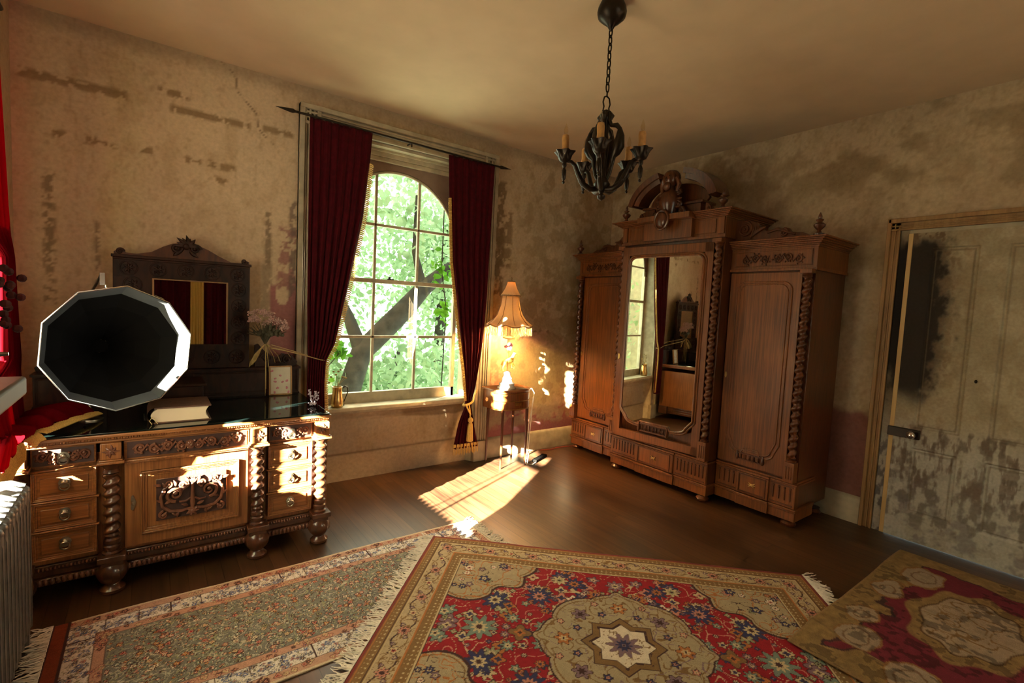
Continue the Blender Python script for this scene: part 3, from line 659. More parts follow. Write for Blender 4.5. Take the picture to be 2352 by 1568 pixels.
# gallery at the back of the top
q = MB().box(-.70, .70, .745, .87, .80, .985).box(-.71, .71, .735, .875, .985, 1.0).box(-.705, .705, .742, .87, .80, .815)
for (a, b) in ((-.69, -.40), (-.38, .02), (.05, .69)): frame(q, a, b, .825, .975, .746, .012, .008)
gal = q.build('gallery', M['ebony'], DR, bevel=.003)
for s in (-1, 1):
    q = MB(); q.prism([(s * u, z) for u, z in ((.69, 1.0), (.70, 1.03), (.66, 1.075), (.60, 1.09), (.57, 1.06), (.53, 1.07), (.48, 1.11), (.44, 1.16), (.42, 1.15), (.42, 1.0))][::s], .80, .84)
    q.spiral(s * .63, 1.045, .80, .036, 1.4, 0, s, .010); q.spiral(s * .49, 1.06, .80, .035, 1.4, PI, -s, .010)
    for a in (.3, .9, 1.5, 2.1): q.leaf(s * .56, 1.02, .797, a, .05, .010)
    q.build('gallery_scroll', M['ebony'], DR, recalc=True)
gs = MB().box(.17 - .706, .17 + .706, 2.985, 3.738, .8005, .8085).build('glass_sheet', M['tabglass'], bevel=.0015)
tag(gs, 'dark glass sheet lying over the top of the carved dresser', 'glass sheet')
ZG = .809

# ------------------------------------------------------------------ carved mirror on the gallery
mr = thing('carved_mirror', 'black carved wooden mirror with arched crest standing on the dresser gallery', 'mirror', (.185, 3.79, 1.001))
E_ = M['ebony']; hw = .365; H = .69
q = MB().box(-hw, hw, -.012, .025, 0, .16).box(-hw, hw, -.012, .025, .575, H).box(-hw, -.175, -.012, .025, .15, .58).box(.235, hw, -.012, .025, .15, .58)
q.box(-hw - .008, hw + .008, -.022, .03, H, H + .018).box(-hw, hw, -.018, .02, H - .012, H)
q.build('frame', E_, mr, bevel=.003)
cr = [(-.36, .70), (-.36, .722), (-.33, .742), (-.30, .72), (-.25, .718), (-.18, .735), (-.12, .775), (-.07, .80), (0, .81), (.07, .80), (.12, .78), (.18, .745), (.25, .712), (.31, .712), (.33, .735), (.36, .722), (.36, .70)]
MB().prism(cr, -.012, .018).build('crest', M['darkwalnut'], mr, recalc=True)
q = MB()
for k in range(9): q.leaf(0, .79, -.02, PI * k / 8, .055 if k % 2 else .07, .012)
for s in (-1, 1):
    q.spiral(s * .05, .775, -.02, .03, 1.4, 0, s, .009); p_ = MB(); p_.spiral(s * .33, .725, -.016, .018, 1.3, 0, -s, .008); p_.build('crest_scroll', E_, mr)
    q.leaf(s * .02, .76, -.02, -PI / 2 + s * .9, .06, .012)
q.ell((0, -.02, .79), (.022, .016, .022)); q.build('crest_carving', E_, mr, recalc=True)
def ros(x, z, r):
    q = MB(); q.tube([(x + r * math.cos(a), -.014, z + r * math.sin(a)) for a in [2 * PI * i / 18 for i in range(18)]], .004, 6, True)
    for k in range(8): q.leaf(x, z, -.014, k * PI / 4 + .2, r * .8, r * .16)
    q.ell((x, -.016, z), (r * .2, .008, r * .2), 8, 5); q.build('carved_rosette', E_, mr)
for i in range(5): ros(-.29 + i * .145, .63, .042); ros(-.29 + i * .145, .075, .045)
for i in range(4):
    z = .20 + i * .11; ros(-.27, z, .045); ros(.30, z, .043)
MB().box(-.176, .236, -.004, .002, .148, .578).build('mirror_glass', M['mirror'], mr, smooth=False)
q = MB(); frame(q, -.176, .236, .148, .578, -.004, .010, .006); q.build('gilt_slip', M['tan'], mr)

# ------------------------------------------------------------------ wardrobe (x: viewer's right, y: into the wall)
WR = thing('wardrobe', 'tall carved wooden wardrobe with arched mirror door standing along the right wall', 'wardrobe', (3.60, 2.615, 0), -PI / 2)
ok, od = M['oak'], M['oakdark']
CW = .51      # half width of the centre bay
WL, WRx, YW, YBK = -1.195, 1.135, .12, .66
q = MB().box(-CW + .03, CW - .03, .02, YBK, .12, 2.14)
q.box(WL + .01, -CW + .02, YW + .02, YBK, .12, 1.88); q.box(CW - .02, WRx - .01, YW + .02, YBK, .12, 1.88)
q.box(-CW, -CW + .035, 0, YBK, .12, 2.14).box(CW - .035, CW, 0, YBK, .12, 2.14)
q.build('body', od, WR, bevel=.003)
def bay(x0, x1, y, ztop, centre=False):
    """plinth, drawer band and mouldings of one bay"""
    q = MB().box(x0, x1, y, y + .3, .05, .135).box(x0 - .008, x1 + .008, y - .014, y + .3, .128, .145).box(x0 - .004, x1 + .004, y - .007, y + .3, .116, .128)
    q.box(x0 - .006, x1 + .006, y - .014, y + .3, .315, .330).box(x0, x1, y - .007, y + .3, .330, .345)
    xm = (x0 + x1) / 2; w3 = (x1 - x0) / 3
    q.box(xm - w3 * .62, xm + w3 * .62, y - .03, y, .125, .145); q.box(xm - w3 * .62, xm + w3 * .62, y - .028, y, .315, .332); q.box(xm - w3 * .6, xm + w3 * .6, y - .016, y, .05, .125)
    q.build('plinth', ok, WR, bevel=.004)
    d = MB().box(x0 + .005, x1 - .005, y - .004, y + .05, .146, .314).box(xm - w3 * .58, xm + w3 * .58, y - .02, y, .150, .311)
    d = d.build('drawer', ok, WR, bevel=.003)
    f = MB()
    for (a, b) in ((x0 + .02, xm - w3 * .64), (xm + w3 * .64, x1 - .02)):
        n = max(3, int((b - a) / .032))
        for i in range(n):
            x = a + (b - a) * (i + .5) / n; f.tube([(x, y - .005, .195), (x, y - .005, .275)], .006, 6); f.ell((x, y - .005, .285), (.009, .006, .009), 8, 5)
        f.box(a, b, y - .008, y - .003, .158, .168); f.box(a, b, y - .008, y - .003, .298, .306)
    frame(f, xm - w3 * .5, xm + w3 * .5, .160, .302, y - .019, .010, .007)
    f.build('fluting', od, d)
    e = MB(); z = .232
    for s in (-1, 1):
        for a in (0, .6, -.6): e.leaf(xm, z, y - .024, (a if s > 0 else PI - a), .032, .0055)
    e.ell((xm, y - .025, z), (.009, .005, .012), 8, 6); e.build('escutcheon', M['brass'], d)
bay(-CW, CW, 0, 2.14, True); bay(WL, -CW, YW, 1.88); bay(CW, WRx, YW, 1.88)
for (x, y) in ((-CW + .05, .04), (CW - .05, .04), (WL + .06, YW + .05), (WRx - .06, YW + .05), (WL + .06, .6), (WRx - .06, .6)):
    MB().lathe((x, y, 0), [(.030, 0), (.048, .006), (.052, .022), (.040, .036), (.034, .042), (.044, .052)], 20).build('foot', od, WR)
# wing friezes and cornices
def cornice(x0, x1, y, z0, z1, step=.07, ret=(1, 1)):
    q = MB(); n = 6
    for i in range(n):
        t = (i + 1) / n; e = step * (t ** 1.4)
        q.box(x0 - e * ret[0], x1 + e * ret[1], y - e, YBK - .01, z0 + (z1 - z0) * i / n, z0 + (z1 - z0) * (i + 1) / n)
    return q
for (x0, x1, rt_) in ((WL, -CW, (1, 0)), (CW, WRx, (0, 1))):
    q = MB().box(x0, x1, YW - .004, YBK, 1.88, 2.03).box(x0 - .008 * rt_[0], x1 + .008 * rt_[1], YW - .018, YBK, 1.865, 1.885); frame(q, x0 + .03, x1 - .03, 1.90, 2.015, YW - .003, .010, .007)
    q.build('frieze', ok, WR, bevel=.003)
    q = MB(); scrollwork(q, x0 + .06, x1 - .06, 1.905, 2.01, YW - .009, .006, cup=False); q.build('frieze_carving', od, WR)
    cornice(x0, x1, YW, 2.03, 2.10, .065, rt_).build('cornice', ok, WR, bevel=.002)
    # scroll crest
    s = 1 if x0 > 0 else -1; xi = x0 if s > 0 else x1
    cr = [(xi, 2.10), (xi, 2.27), (xi + s * .09, 2.27), (xi + s * .16, 2.245), (xi + s * .20, 2.20), (xi + s * .24, 2.175), (xi + s * .34, 2.185), (xi + s * .40, 2.18), (xi + s * .42, 2.15), (xi + s * .50, 2.14), (xi + s * .54, 2.12), (xi + s * .54, 2.10)][::s]
    MB().prism(cr, YW + .03, YW + .06).build('crest_board', od, WR, recalc=True)
    q = MB(); q.spiral(xi + s * .075, 2.20, YW + .025, .06, 1.8, PI / 2, -s, .010)
    for k in range(7): q.leaf(xi + s * (.12 + .012 * k), 2.125 + .01 * k, YW + .022, PI / 2 - s * (.2 + .16 * k), .10 - .008 * k, .010)
    q.spiral(xi + s * .37, 2.15, YW + .025, .03, 1.5, PI / 2, -s, .009); q.tube([(xi + s * .25, YW + .025, 2.16), (xi + s * .33, YW + .02, 2.18), (xi + s * .45, YW + .025, 2.13)], [.01, .013, .007], 8)
    q.build('crest_carving', od, WR)
# centre frieze, cornice
q = MB().box(-CW, CW, -.006, YBK, 2.14, 2.29).box(-CW - .008, CW + .008, -.02, YBK, 2.13, 2.15)
for x in (-.48, -.19, .19, .48): q.box(x - .025, x + .025, -.022, 0, 2.16, 2.29)
frame(q, -.43, -.23, 2.17, 2.28, -.005, .008, .006); frame(q, .23, .43, 2.17, 2.28, -.005, .008, .006)
q.box(-.24, .24, -.055, .05, 2.15, 2.30)
q.build('frieze', ok, WR, bevel=.003)
c = cornice(-CW, CW, 0, 2.285, 2.345, .085, (1, 1)); c.box(-.26, .26, -.13, .1, 2.30, 2.345); c.build('cornice', ok, WR, bevel=.002)
# pediment: block, broken round arch, carved head
q = MB().box(-.275, .275, .0, .16, 2.345, 2.43).box(-.30, .30, -.02, .18, 2.43, 2.45)
q.prism([(x, z) for x, z in [(-.26, 2.45)] + [(.30 * math.cos(PI - PI * i / 16), 2.45 + .19 * math.sin(PI * i / 16)) for i in range(1, 16)] + [(.26, 2.45)]], .09, .12)
q.build('pediment', od, WR, bevel=.003)
for s in (-1, 1):
    q = MB(); P = []
    for i in range(15):
        a = PI * (.055 + .35 * i / 14); P.append([((s * (.40 + dr) * math.cos(a)), yy, 2.425 + (.275 + dr) * math.sin(a)) for dr, yy in ((0, -.05), (.045, -.06), (.045, .14), (0, .14), (0, -.05))])
    q.grid(P); q.add([p for p in P[0][:4]], [(0, 1, 2, 3)]); q.add([p for p in P[-1][:4]], [(3, 2, 1, 0)])
    P = []
    for i in range(15):
        a = PI * (.07 + .32 * i / 14); P.append([((s * (.355 + dr) * math.cos(a)), yy, 2.425 + (.235 + dr) * math.sin(a)) for dr, yy in ((0, -.02), (.045, -.03), (.045, .12), (0, .12), (0, -.02))])
    q.grid(P); q.add([p for p in P[0][:4]], [(0, 1, 2, 3)]); q.add([p for p in P[-1][:4]], [(3, 2, 1, 0)])
    q.build('broken_arch', od, WR, recalc=True, angle=30)
q = MB()   # bust: head with hair and a beard, shoulders, cartouche below
q.ell((0, -.05, 2.655), (.062, .06, .075), 18, 14); q.ell((0, -.02, 2.665), (.072, .062, .072), 16, 12); q.ell((0, -.105, 2.645), (.012, .016, .02), 8, 6)
q.ell((0, -.085, 2.59), (.038, .03, .04), 12, 8); q.tube([(0, -.04, 2.60), (0, -.04, 2.54)], [.035, .05], 12)
q.lathe((0, -.035, 2.33), [(.05, -.03), (.065, 0), (.06, .04), (.085, .10), (.09, .16), (.07, .20), (.045, .23)], 18)
for s in (-1, 1):
    q.ell((s * .025, -.105, 2.668), (.012, .008, .006), 8, 5)
    q.spiral(s * .10, 2.44, -.05, .04, 1.5, PI / 2, s, .014); q.spiral(s * .13, 2.37, -.05, .03, 1.5, PI / 2, -s, .012); q.spiral(s * .085, 2.53, -.04, .028, 1.4, 0, s, .011)
    for a in (.2, -.4, -1.0): q.leaf(s * .07, 2.47, -.05, a if s > 0 else PI - a, .06, .014)
    q.tube([(s * .06, -.05, 2.66), (s * .085, -.04, 2.60), (s * .07, -.05, 2.54)], [.02, .022, .012], 8)
q.ell((0, -.14, 2.30), (.055, .02, .065), 16, 8); q.tube([(.065 * math.cos(a), -.135, 2.30 + .078 * math.sin(a)) for a in [2 * PI * i / 24 for i in range(24)]], .012, 8, True)
for k in range(10): q.leaf(0, 2.30, -.152, k * PI / 5, .04, .006)
q.build('carved_bust', od, WR)
for s in (-1, 1):
    q = MB(); q.prism([(s * u, z) for u, z in ((.30, 2.345), (.30, 2.43), (.33, 2.42), (.36, 2.385), (.40, 2.37), (.43, 2.372), (.45, 2.345))][::s], .03, .06); q.spiral(s * .33, 2.38, .02, .026, 1.4, PI / 2, -s, .009)
    q.build('side_scroll', od, WR, recalc=True)
FIN = [(.034, 0), (.036, .012), (.018, .02), (.012, .035), (.022, .045), (.036, .06), (.040, .075), (.026, .088), (.012, .094), (.022, .104), (.026, .112), (.010, .120), (.014, .132), (.012, .142), (.002, .165)]
for (x, y, z, s) in ((-CW + .03, -.02, 2.345, .95), (CW - .03, -.02, 2.345, .95), (WL + .01, YW - .02, 2.10, .95), (WRx - .0, YW - .02, 2.10, .95)):
    MB().lathe((x, y, z), [(r * s, h * s) for r, h in FIN], 16).build('finial', od, WR)
# mirror door
q = MB().box(-.43, -.355, -.012, .03, .36, 2.10).box(.355, .43, -.012, .03, .36, 2.10).box(-.43, .43, -.012, .03, 2.02, 2.10).box(-.43, .43, -.012, .03, .36, .43)
md = q.build('mirror_door', ok, WR, bevel=.003)
md.matrix_local = Matrix.Translation((.425, -.004, 0)) @ Matrix.Rotation(.094, 4, 'Z') @ Matrix.Translation((-.425, 0, 0))
def shaped(hx, zt, zb, r, notch):
    """outline of the glass: round top corners, scooped bottom corners"""
    P = []
    for i in range(7): a = PI / 2 * i / 6; P.append((hx - r + r * math.sin(a), zt - r + r * math.cos(a)))
    P.append((hx, zb + .12))
    for i in range(1, 8): a = PI / 2 * i / 7; P.append((hx - notch * .35 * math.sin(a) - notch * .0, zb + .12 - .07 * math.sin(a) - .0 * i))
    for i in range(1, 7): a = PI / 2 * i / 6; P.append((hx - notch * .35 - notch * .65 * (1 - math.cos(a)), zb + .05 - .05 * math.sin(a)))
    P.append((hx - notch - .03, zb)); P.append((hx - notch - .045, zb + .028))
    L_ = [(-x, z) for x, z in P][::-1]; return P + L_
g1 = [(x + .008, z) for x, z in shaped(.352, 2.005, .515, .07, .17)]
MB().prism(g1, -.016, -.010).build('mirror_glass', M['mirror'], md, smooth=False, recalc=True)
q = MB(); q.tube([(x, -.018, z) for x, z in g1], .010, 8, True); q.tube([(x * 1.045, -.012, (z - 1.26) * 1.02 + 1.26) for x, z in g1], .009, 8, True)
q.build('mirror_moulding', ok, md)
q = MB().box(-.13, .13, -.022, -.008, .455, .468)
for i in range(7): q.lathe((-.105 + i * .035, -.018, .468), [(.006, 0), (.009, .012), (.004, .02), (.009, .030), (.005, .045), (.007, .05)], 8)
q.box(-.135, .135, -.024, -.008, .518, .528)
for s in (-1, 1): q.lathe((s * .14, -.018, .45), [(.006, 0), (.014, .015), (.016, .04), (.010, .07), (.014, .09), (.004, .1)], 10)
q.build('spindle_gallery', od, md)
MB().prism([(-.402 + .009 * math.cos(2 * PI * i / 12), 1.1 + .028 * math.sin(2 * PI * i / 12)) for i in range(12)], -.018, -.011).build('escutcheon', M['brass'], md, recalc=True)
# wing doors
for (x0, x1) in ((WL + .085, -CW - .005), (CW + .01, WRx - .085)):
    q = MB().box(x0, x1, YW - .008, YW + .03, .36, 1.855)
    d = q.build('door', ok, WR, bevel=.003); w_ = x1 - x0; xm = (x0 + x1) / 2; hx = w_ / 2 - .06
    g = shaped(hx, 1.785, .455, .07, hx * .48); g = [(x + xm, z) for x, z in g]
    q = MB(); q.tube([(x, YW - .009, z) for x, z in g], .0065, 8, True); q.tube([((x - xm) * .88 + xm, YW - .009, (z - 1.12) * .972 + 1.12) for x, z in g], .005, 8, True)
    q.build('panel_moulding', ok, d)
    q = MB().box(xm - .09, xm + .09, YW - .020, YW - .006, .405, .414).box(xm - .09, xm + .09, YW - .020, YW - .006, .452, .460)
    for i in range(5): q.lathe((xm - .068 + i * .034, YW - .014, .414), [(.005, 0), (.008, .010), (.004, .018), (.008, .028), (.005, .038)], 8)
    for s in (-1, 1): q.lathe((xm + s * .098, YW - .014, .40), [(.005, 0), (.012, .012), (.014, .03), (.008, .05), (.004, .07)], 10)
    q.build('spindle_gallery', od, d)
    MB().prism([(x0 + .02 + .008 * math.cos(2 * PI * i / 12), 1.05 + .025 * math.sin(2 * PI * i / 12)) for i in range(12)], YW - .013, YW - .007).build('escutcheon', M['brass'], d, recalc=True)
# twisted columns
for (x, y, z0, z1) in ((-CW + .035, -.022, .50, 2.09), (CW - .035, -.022, .50, 2.09), (WL + .045, YW - .022, .49, 1.84), (WRx - .045, YW - .022, .49, 1.84)):
    q = MB(); twist(q, x, y, z0 + .03, z1 - .03, .031, .056, depth=.22)
    q.lathe((x, y, 0), [(.030, z0), (.032, z0 + .012), (.022, z0 + .02), (.028, z0 + .03)], 16); q.lathe((x, y, 0), [(.024, z1 - .032), (.032, z1 - .02), (.026, z1 - .012), (.036, z1)], 16)
    q.build('column', M['darkwalnut'] if False else od, WR)
    q = MB().box(x - .036, x + .036, y - .034, y + .03, .345, z0)
    for k in (-1, 0, 1): q.tube([(x + k * .018, y - .034, .37), (x + k * .018, y - .034, z0 - .03)], .006, 6)
    q.build('column_base', ok, WR, bevel=.002)
    MB().box(x - .04, x + .04, y - .038, y + .03, z1, z1 + .03).build('column_capital', ok, WR, bevel=.002)

# ------------------------------------------------------------------ curtains
def lerp(tab, z):
    tab = sorted(tab)
    return float(np.interp(z, [t[0] for t in tab], [t[1] for t in tab]))
def cloth(name, inner, outer, ztop, zbot, mapf, folds, amp, parent, mat, nz=90, nu=130, seed=0, thick=.004, depth=None):
    V = []
    rng = np.random.RandomState(seed); ph = rng.rand(folds + 2) * .8
    for j in range(nz):
        z = ztop + (zbot - ztop) * j / (nz - 1); a = lerp(inner, z); b = lerp(outer, z); t = j / (nz - 1)
        for i in range(nu):
            s = i / (nu - 1); wdt = abs(b - a)
            f = math.sin(2 * PI * folds * s + 1.2 * math.sin(3 * s + seed) + .5 * t) + .35 * math.sin(2 * PI * (folds * 2.3) * s + 2 * t + seed)
            am = amp * min(1, .35 + 1.2 * t if depth is None else depth)
            V.append(mapf(a + (b - a) * s, z, f * am))
    F = gridfaces(nz, nu)
    o = npmesh(name, np.array(V), F, mat, parent); so = o.modifiers.new('thick', 'SOLIDIFY'); so.thickness = thick; return o
def strands(m, pts, d, L, r=.0016, n=3, wob=.15, seed=0, seg=3):
    rg = random.Random(seed)
    for p in pts:
        p = Vector(p); dd = Vector(d); q = [p]
        for k in range(seg):
            dd = (dd + Vector((rg.uniform(-wob, wob), rg.uniform(-wob, wob), rg.uniform(-wob, wob) * .5))).normalized(); q.append(q[-1] + dd * L * rg.uniform(.8, 1.2) / seg)
        m.tube(q, [r] * (seg) + [r * .6], n)
mp1 = lambda a, z, f: (a, 3.80 + f, z)
C1i = [(2.80, 1.394), (2.552, 1.377), (2.144, 1.337), (1.664, 1.247), (1.156, 1.142), (1.03, 1.076), (.855, 1.067), (.62, 1.075), (.35, 1.09)]
C1o = [(2.82, .925), (2.083, .925), (1.448, .93), (1.03, .945), (.85, .94), (.35, .95)]
CL = thing('curtain', 'left red velvet curtain at the arched window, tied back toward the dresser', 'curtain', (1.15, 3.80, .35), group='red velvet curtains of the arched window')
loc(CL, cloth('drape', C1i, C1o, 2.80, .38, mp1, 8, .016, CL, M['velvet'], seed=1))
def edging(name, tab, z0, z1, dx, par, mapf, mat, w=.022, seed=0, n=150):
    m = MB(); rg = random.Random(seed)
    for i in range(n):
        z = z0 + (z1 - z0) * i / n; a = lerp(tab, z)
        m.tube([mapf(a - dx * .008, z, -.012), mapf(a + dx * w * .6, z - .004, -.014), mapf(a + dx * w, z - .012 + rg.uniform(-.004, .004), -.012)], [.006, .0055, .003], 5)
    return m.build(name, mat, par)
loc(CL, edging('fringe_edging', C1i, 2.56, .40, 1, CL, mp1, M['gold'], .024, 1))
m = MB(); m.tube([(1.085, 3.79, 1.028), (1.03, 3.775, 1.04), (.95, 3.77, 1.065), (.86, 3.70, 1.095), (.74, 3.62, 1.13), (.655, 3.60, 1.15)], .0035, 6); m.tube([(1.085, 3.80, 1.028), (1.08, 3.83, 1.032), (.95, 3.835, 1.07), (.80, 3.78, 1.12), (.66, 3.62, 1.17)], .003, 6)
loc(CL, m.build('tie_cord', M['twine'], CL))
C2i = [(2.79, 2.07), (2.441, 2.089), (1.882, 2.127), (1.346, 2.214), (.909, 2.294), (.62, 2.335), (.56, 2.335), (.425, 2.279), (.20, 2.231), (.12, 2.225)]
C2o = [(2.79, 2.545), (2.12, 2.526), (1.597, 2.515), (1.107, 2.483), (.75, 2.43), (.62, 2.393), (.56, 2.395), (.367, 2.438), (.2, 2.480), (.12, 2.49)]
CR = thing('curtain', 'right red velvet curtain at the arched window with gold fringe and tassel tie-back', 'curtain', (2.35, 3.80, .15), group='red velvet curtains of the arched window')
loc(CR, cloth('drape', C2i, C2o, 2.79, .18, mp1, 7, .014, CR, M['velvet'], seed=2))
loc(CR, edging('fringe_edging', C2i, 2.42, .62, -1, CR, mp1, M['gold'], .020, 2))
m = MB(); strands(m, [(2.228 + .26 * i / 70, 3.80 + .012 * math.sin(i * .8), .215) for i in range(71)], (0, 0, -1), .09, .0026, 4, .05, 3); m.box(2.226, 2.488, 3.79, 3.812, .195, .222)
loc(CR, m.build('bottom_fringe', M['gold'], CR))
m = MB(); m.tube([(2.364 + .047 * math.cos(a), 3.80 + .032 * math.sin(a), .60 + .018 * math.cos(a)) for a in [2 * PI * i / 20 for i in range(20)]], .010, 8, True)
m.tube([(2.42, 3.80, .61), (2.46, 3.84, .67), (2.50, 3.87, .70)], .007, 6); m.tube([(2.36, 3.768, .585), (2.365, 3.76, .53), (2.37, 3.76, .47)], .007, 6)
m.tube([(2.32, 3.77, .60), (2.345, 3.755, .54), (2.37, 3.755, .50)], .007, 6)
loc(CR, m.build('tie_rope', M['gold'], CR))
m = MB().lathe((2.372, 3.757, .25), [(.028, 0), (.030, .01), (.024, .14), (.020, .165), (.014, .175), (.024, .19), (.022, .21), (.010, .225)], 18, lambda a, z: 1 + .05 * math.cos(9 * a)); loc(CR, m.build('tassel', M['gold'], CR))
rod = thing('curtain_rod', 'thin black iron rod with spear ends above the arched window', 'curtain rod', (1.7, 3.80, 2.80))
m = MB().tube([(.83, 3.80, 2.812), (2.60, 3.80, 2.795)], .0085, 10); loc(rod, m.build('rod', M['iron'], rod))
for s, x, z in ((-1, .83, 2.812), (1, 2.60, 2.795)):
    loc(rod, MB().tube([(x, 3.80, z), (x + s * .02, 3.80, z), (x + s * .045, 3.80, z), (x + s * .13, 3.80, z + .002)], [.009, .016, .013, .001], 10).build('finial', M['iron'], rod))
loc(rod, MB().tube([(1.72, 3.80, 2.803), (1.72, 3.88, 2.803)], .007, 8).tube([(1.72, 3.80, 2.80), (1.72, 3.80, 2.77)], .006, 8).build('bracket', M['iron'], rod))

# curtains on the left window
mpL = lambda a, z, f: (-.50 + f, a, z)
FAR = [(2.62, 2.20), (1.74, 2.25), (1.68, 2.60), (1.62, 2.88), (1.17, 2.88), (1.12, 2.62), (.97, 2.60), (.86, 2.70)]
FARo = [(2.62, 2.90), (1.83, 2.985), (1.3, 3.10), (.95, 3.20), (.86, 3.23)]
SW = thing('curtain', 'red velvet curtain at the left edge with gold fringe trailing onto the dresser corner', 'curtain', (-.5, 2.95, .8), group='red velvet curtains of the left window')
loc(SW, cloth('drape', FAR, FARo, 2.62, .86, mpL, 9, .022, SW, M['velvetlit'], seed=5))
hem = [(-.50, 2.745, .74), (-.50, 2.82, .71), (-.50, 2.90, .715), (-.485, 2.955, .765), (-.44, 2.975, .832), (-.38, 3.06, .842), (-.33, 3.17, .845), (-.28, 3.27, .842), (-.25, 3.36, .835)]
def hemp(s):
    k = s * (len(hem) - 1); i = min(int(k), len(hem) - 2); f = k - i; return Vector(hem[i]).lerp(Vector(hem[i + 1]), f)
P = []
for i in range(120):
    s = i / 119; top = Vector((-.50 + .022 * math.sin(2 * PI * 9 * s), 2.715 + s * .515, .875)); h = hemp(s); row = []
    for j in range(26):
        t = j / 25; p = top.lerp(h, t); p.z += .05 * math.sin(PI * t) * ss(.3, .7, np.array(s)) + .010 * math.sin(2 * PI * 7 * s + 3 * t); p.x += .014 * math.sin(2 * PI * 8 * s + 2 * t) * (1 - .3 * t) + .04 * math.sin(PI * t) * (s > .4)
        if p.y > 2.97 and p.x > -.55: p.z = max(p.z, .822)
        row.append(tuple(p))
    P.append(row)
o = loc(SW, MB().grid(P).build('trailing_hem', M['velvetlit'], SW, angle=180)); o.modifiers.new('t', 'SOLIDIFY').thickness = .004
m = MB()
for i in range(99):
    s = i / 98; p = hemp(s); q = hemp(min(1, s + .01)); tn = (q - p).normalized() if s < .99 else Vector((0, 1, 0))
    out = Vector((.55, -.55, 0)) if s > .45 else Vector((.1, 0, -1)); 
    if s > .45: out = Vector((.045, -.02, -.004 if p.y > 3.0 else -.03))
    else: out = Vector((.01, .01, -.085))
    e = p + out
    if p.y > 3.0: e.z = max(e.z, .816)
    mid = (p + e) / 2 + Vector((.004, 0, .006)); m.tube([p + Vector((0, 0, .004)), mid, e], [.0055, .0055, .0035], 5)
loc(SW, m.build('gold_fringe', M['gold'], SW))
NEAR = [(2.62, 1.96), (2.0, 1.92), (1.28, 1.95), (1.14, 1.86), (.89, 1.70), (.60, 1.70)]
SN = thing('curtain', 'near red velvet curtain of the left window, beside the camera', 'curtain', (-.5, 1.6, .5), group='red velvet curtains of the left window')
loc(SN, cloth('drape', NEAR, [(2.62, 1.42), (.6, 1.44)], 2.62, .74, mpL, 7, .02, SN, M['velvet'], seed=6, nz=50, nu=90))
r_ = MB().tube([(-.50, 1.36, 2.64), (-.50, 3.0, 2.64)], .012, 10).build('curtain_rod', M['iron']); tag(r_, 'black iron rod over the left window', 'curtain rod')
# curtain on the wall behind the camera (seen in the mirror glass)
RC = thing('curtain', 'red velvet curtain with broad gold border on the wall behind the camera', 'curtain', (.8, -1.9, 0))
mpR = lambda a, z, f: (a, -1.88 + f, z)
loc(RC, cloth('drape', [(2.6, .05), (.5, .05)], [(2.6, 1.45), (.5, 1.45)], 2.6, .55, mpR, 12, .03, RC, M['velvet'], seed=8, nz=20, nu=160))
loc(RC, cloth('gold_border', [(2.6, .52), (.5, .52)], [(2.6, .70), (.5, .70)], 2.6, .55, lambda a, z, f: (a, -1.83 + f, z), 5, .012, RC, M['gold'], seed=9, nz=20, nu=60))

# ------------------------------------------------------------------ chandelier
CH = thing('chandelier', 'black wrought iron chandelier with five amber candle arms hanging from the ceiling', 'chandelier', (1.875, 1.80, ZC))
ir = M['iron']; hz = lambda z: z - ZC
MB().lathe((0, 0, hz(2.93)), [(.006, -.01), (.012, 0), (.020, .015), (.046, .035), (.068, .055), (.074, .078), (.070, .10), (.06, .125)], 20).build('canopy', ir, CH)
q = MB(); z = 2.925; k = 0
while z > 2.625:
    pts = []
    for i in range(12):
        a = 2 * PI * i / 12; u = .010 * math.cos(a); v = .025 * math.sin(a); pts.append((u if k % 2 else 0, 0 if k % 2 else u, hz(z - .012 + v)))
    q.tube(pts, .0036, 6, True); z -= .0385; k += 1
q.build('chain', ir, CH)
q = MB().tube([(0, 0, hz(2.625)), (0, 0, hz(2.60))], .004, 6)
q.tube([(.03 * a, 0, hz(b)) for a, b in ((0, 2.60), (.6, 2.592), (.85, 2.565), (.6, 2.545), (.8, 2.52), (0, 2.50))], .004, 6); q.tube([(-.03 * a, 0, hz(b)) for a, b in ((0, 2.60), (.6, 2.592), (.85, 2.565), (.6, 2.545), (.8, 2.52), (0, 2.50))], .004, 6)
q.lathe((0, 0, hz(2.13)), [(.004, -.055), (.018, -.045), (.022, -.03), (.008, -.02), (.02, -.005), (.038, .01), (.042, .03), (.03, .05), (.018, .07), (.02, .16), (.026, .22), (.018, .28), (.016, .34), (.026, .36), (.012, .40)], 16)
q.build('stem', ir, CH)
for k in range(4):
    a = .3 + k * PI / 2; c_, s_ = math.cos(a), math.sin(a)
    q = MB().tube([(c_ * u, s_ * u, hz(z)) for u, z in ((.018, 2.52), (.030, 2.495), (.022, 2.475), (.035, 2.45), (.065, 2.445), (.082, 2.425), (.086, 2.39), (.082, 2.34), (.068, 2.31), (.055, 2.29), (.05, 2.25), (.04, 2.21), (.02, 2.17))],
                  [.008, .018, .012, .010, .013, .011, .022, .030, .024, .014, .009, .010, .008], 10)
    q.build('scroll_bracket', ir, CH)
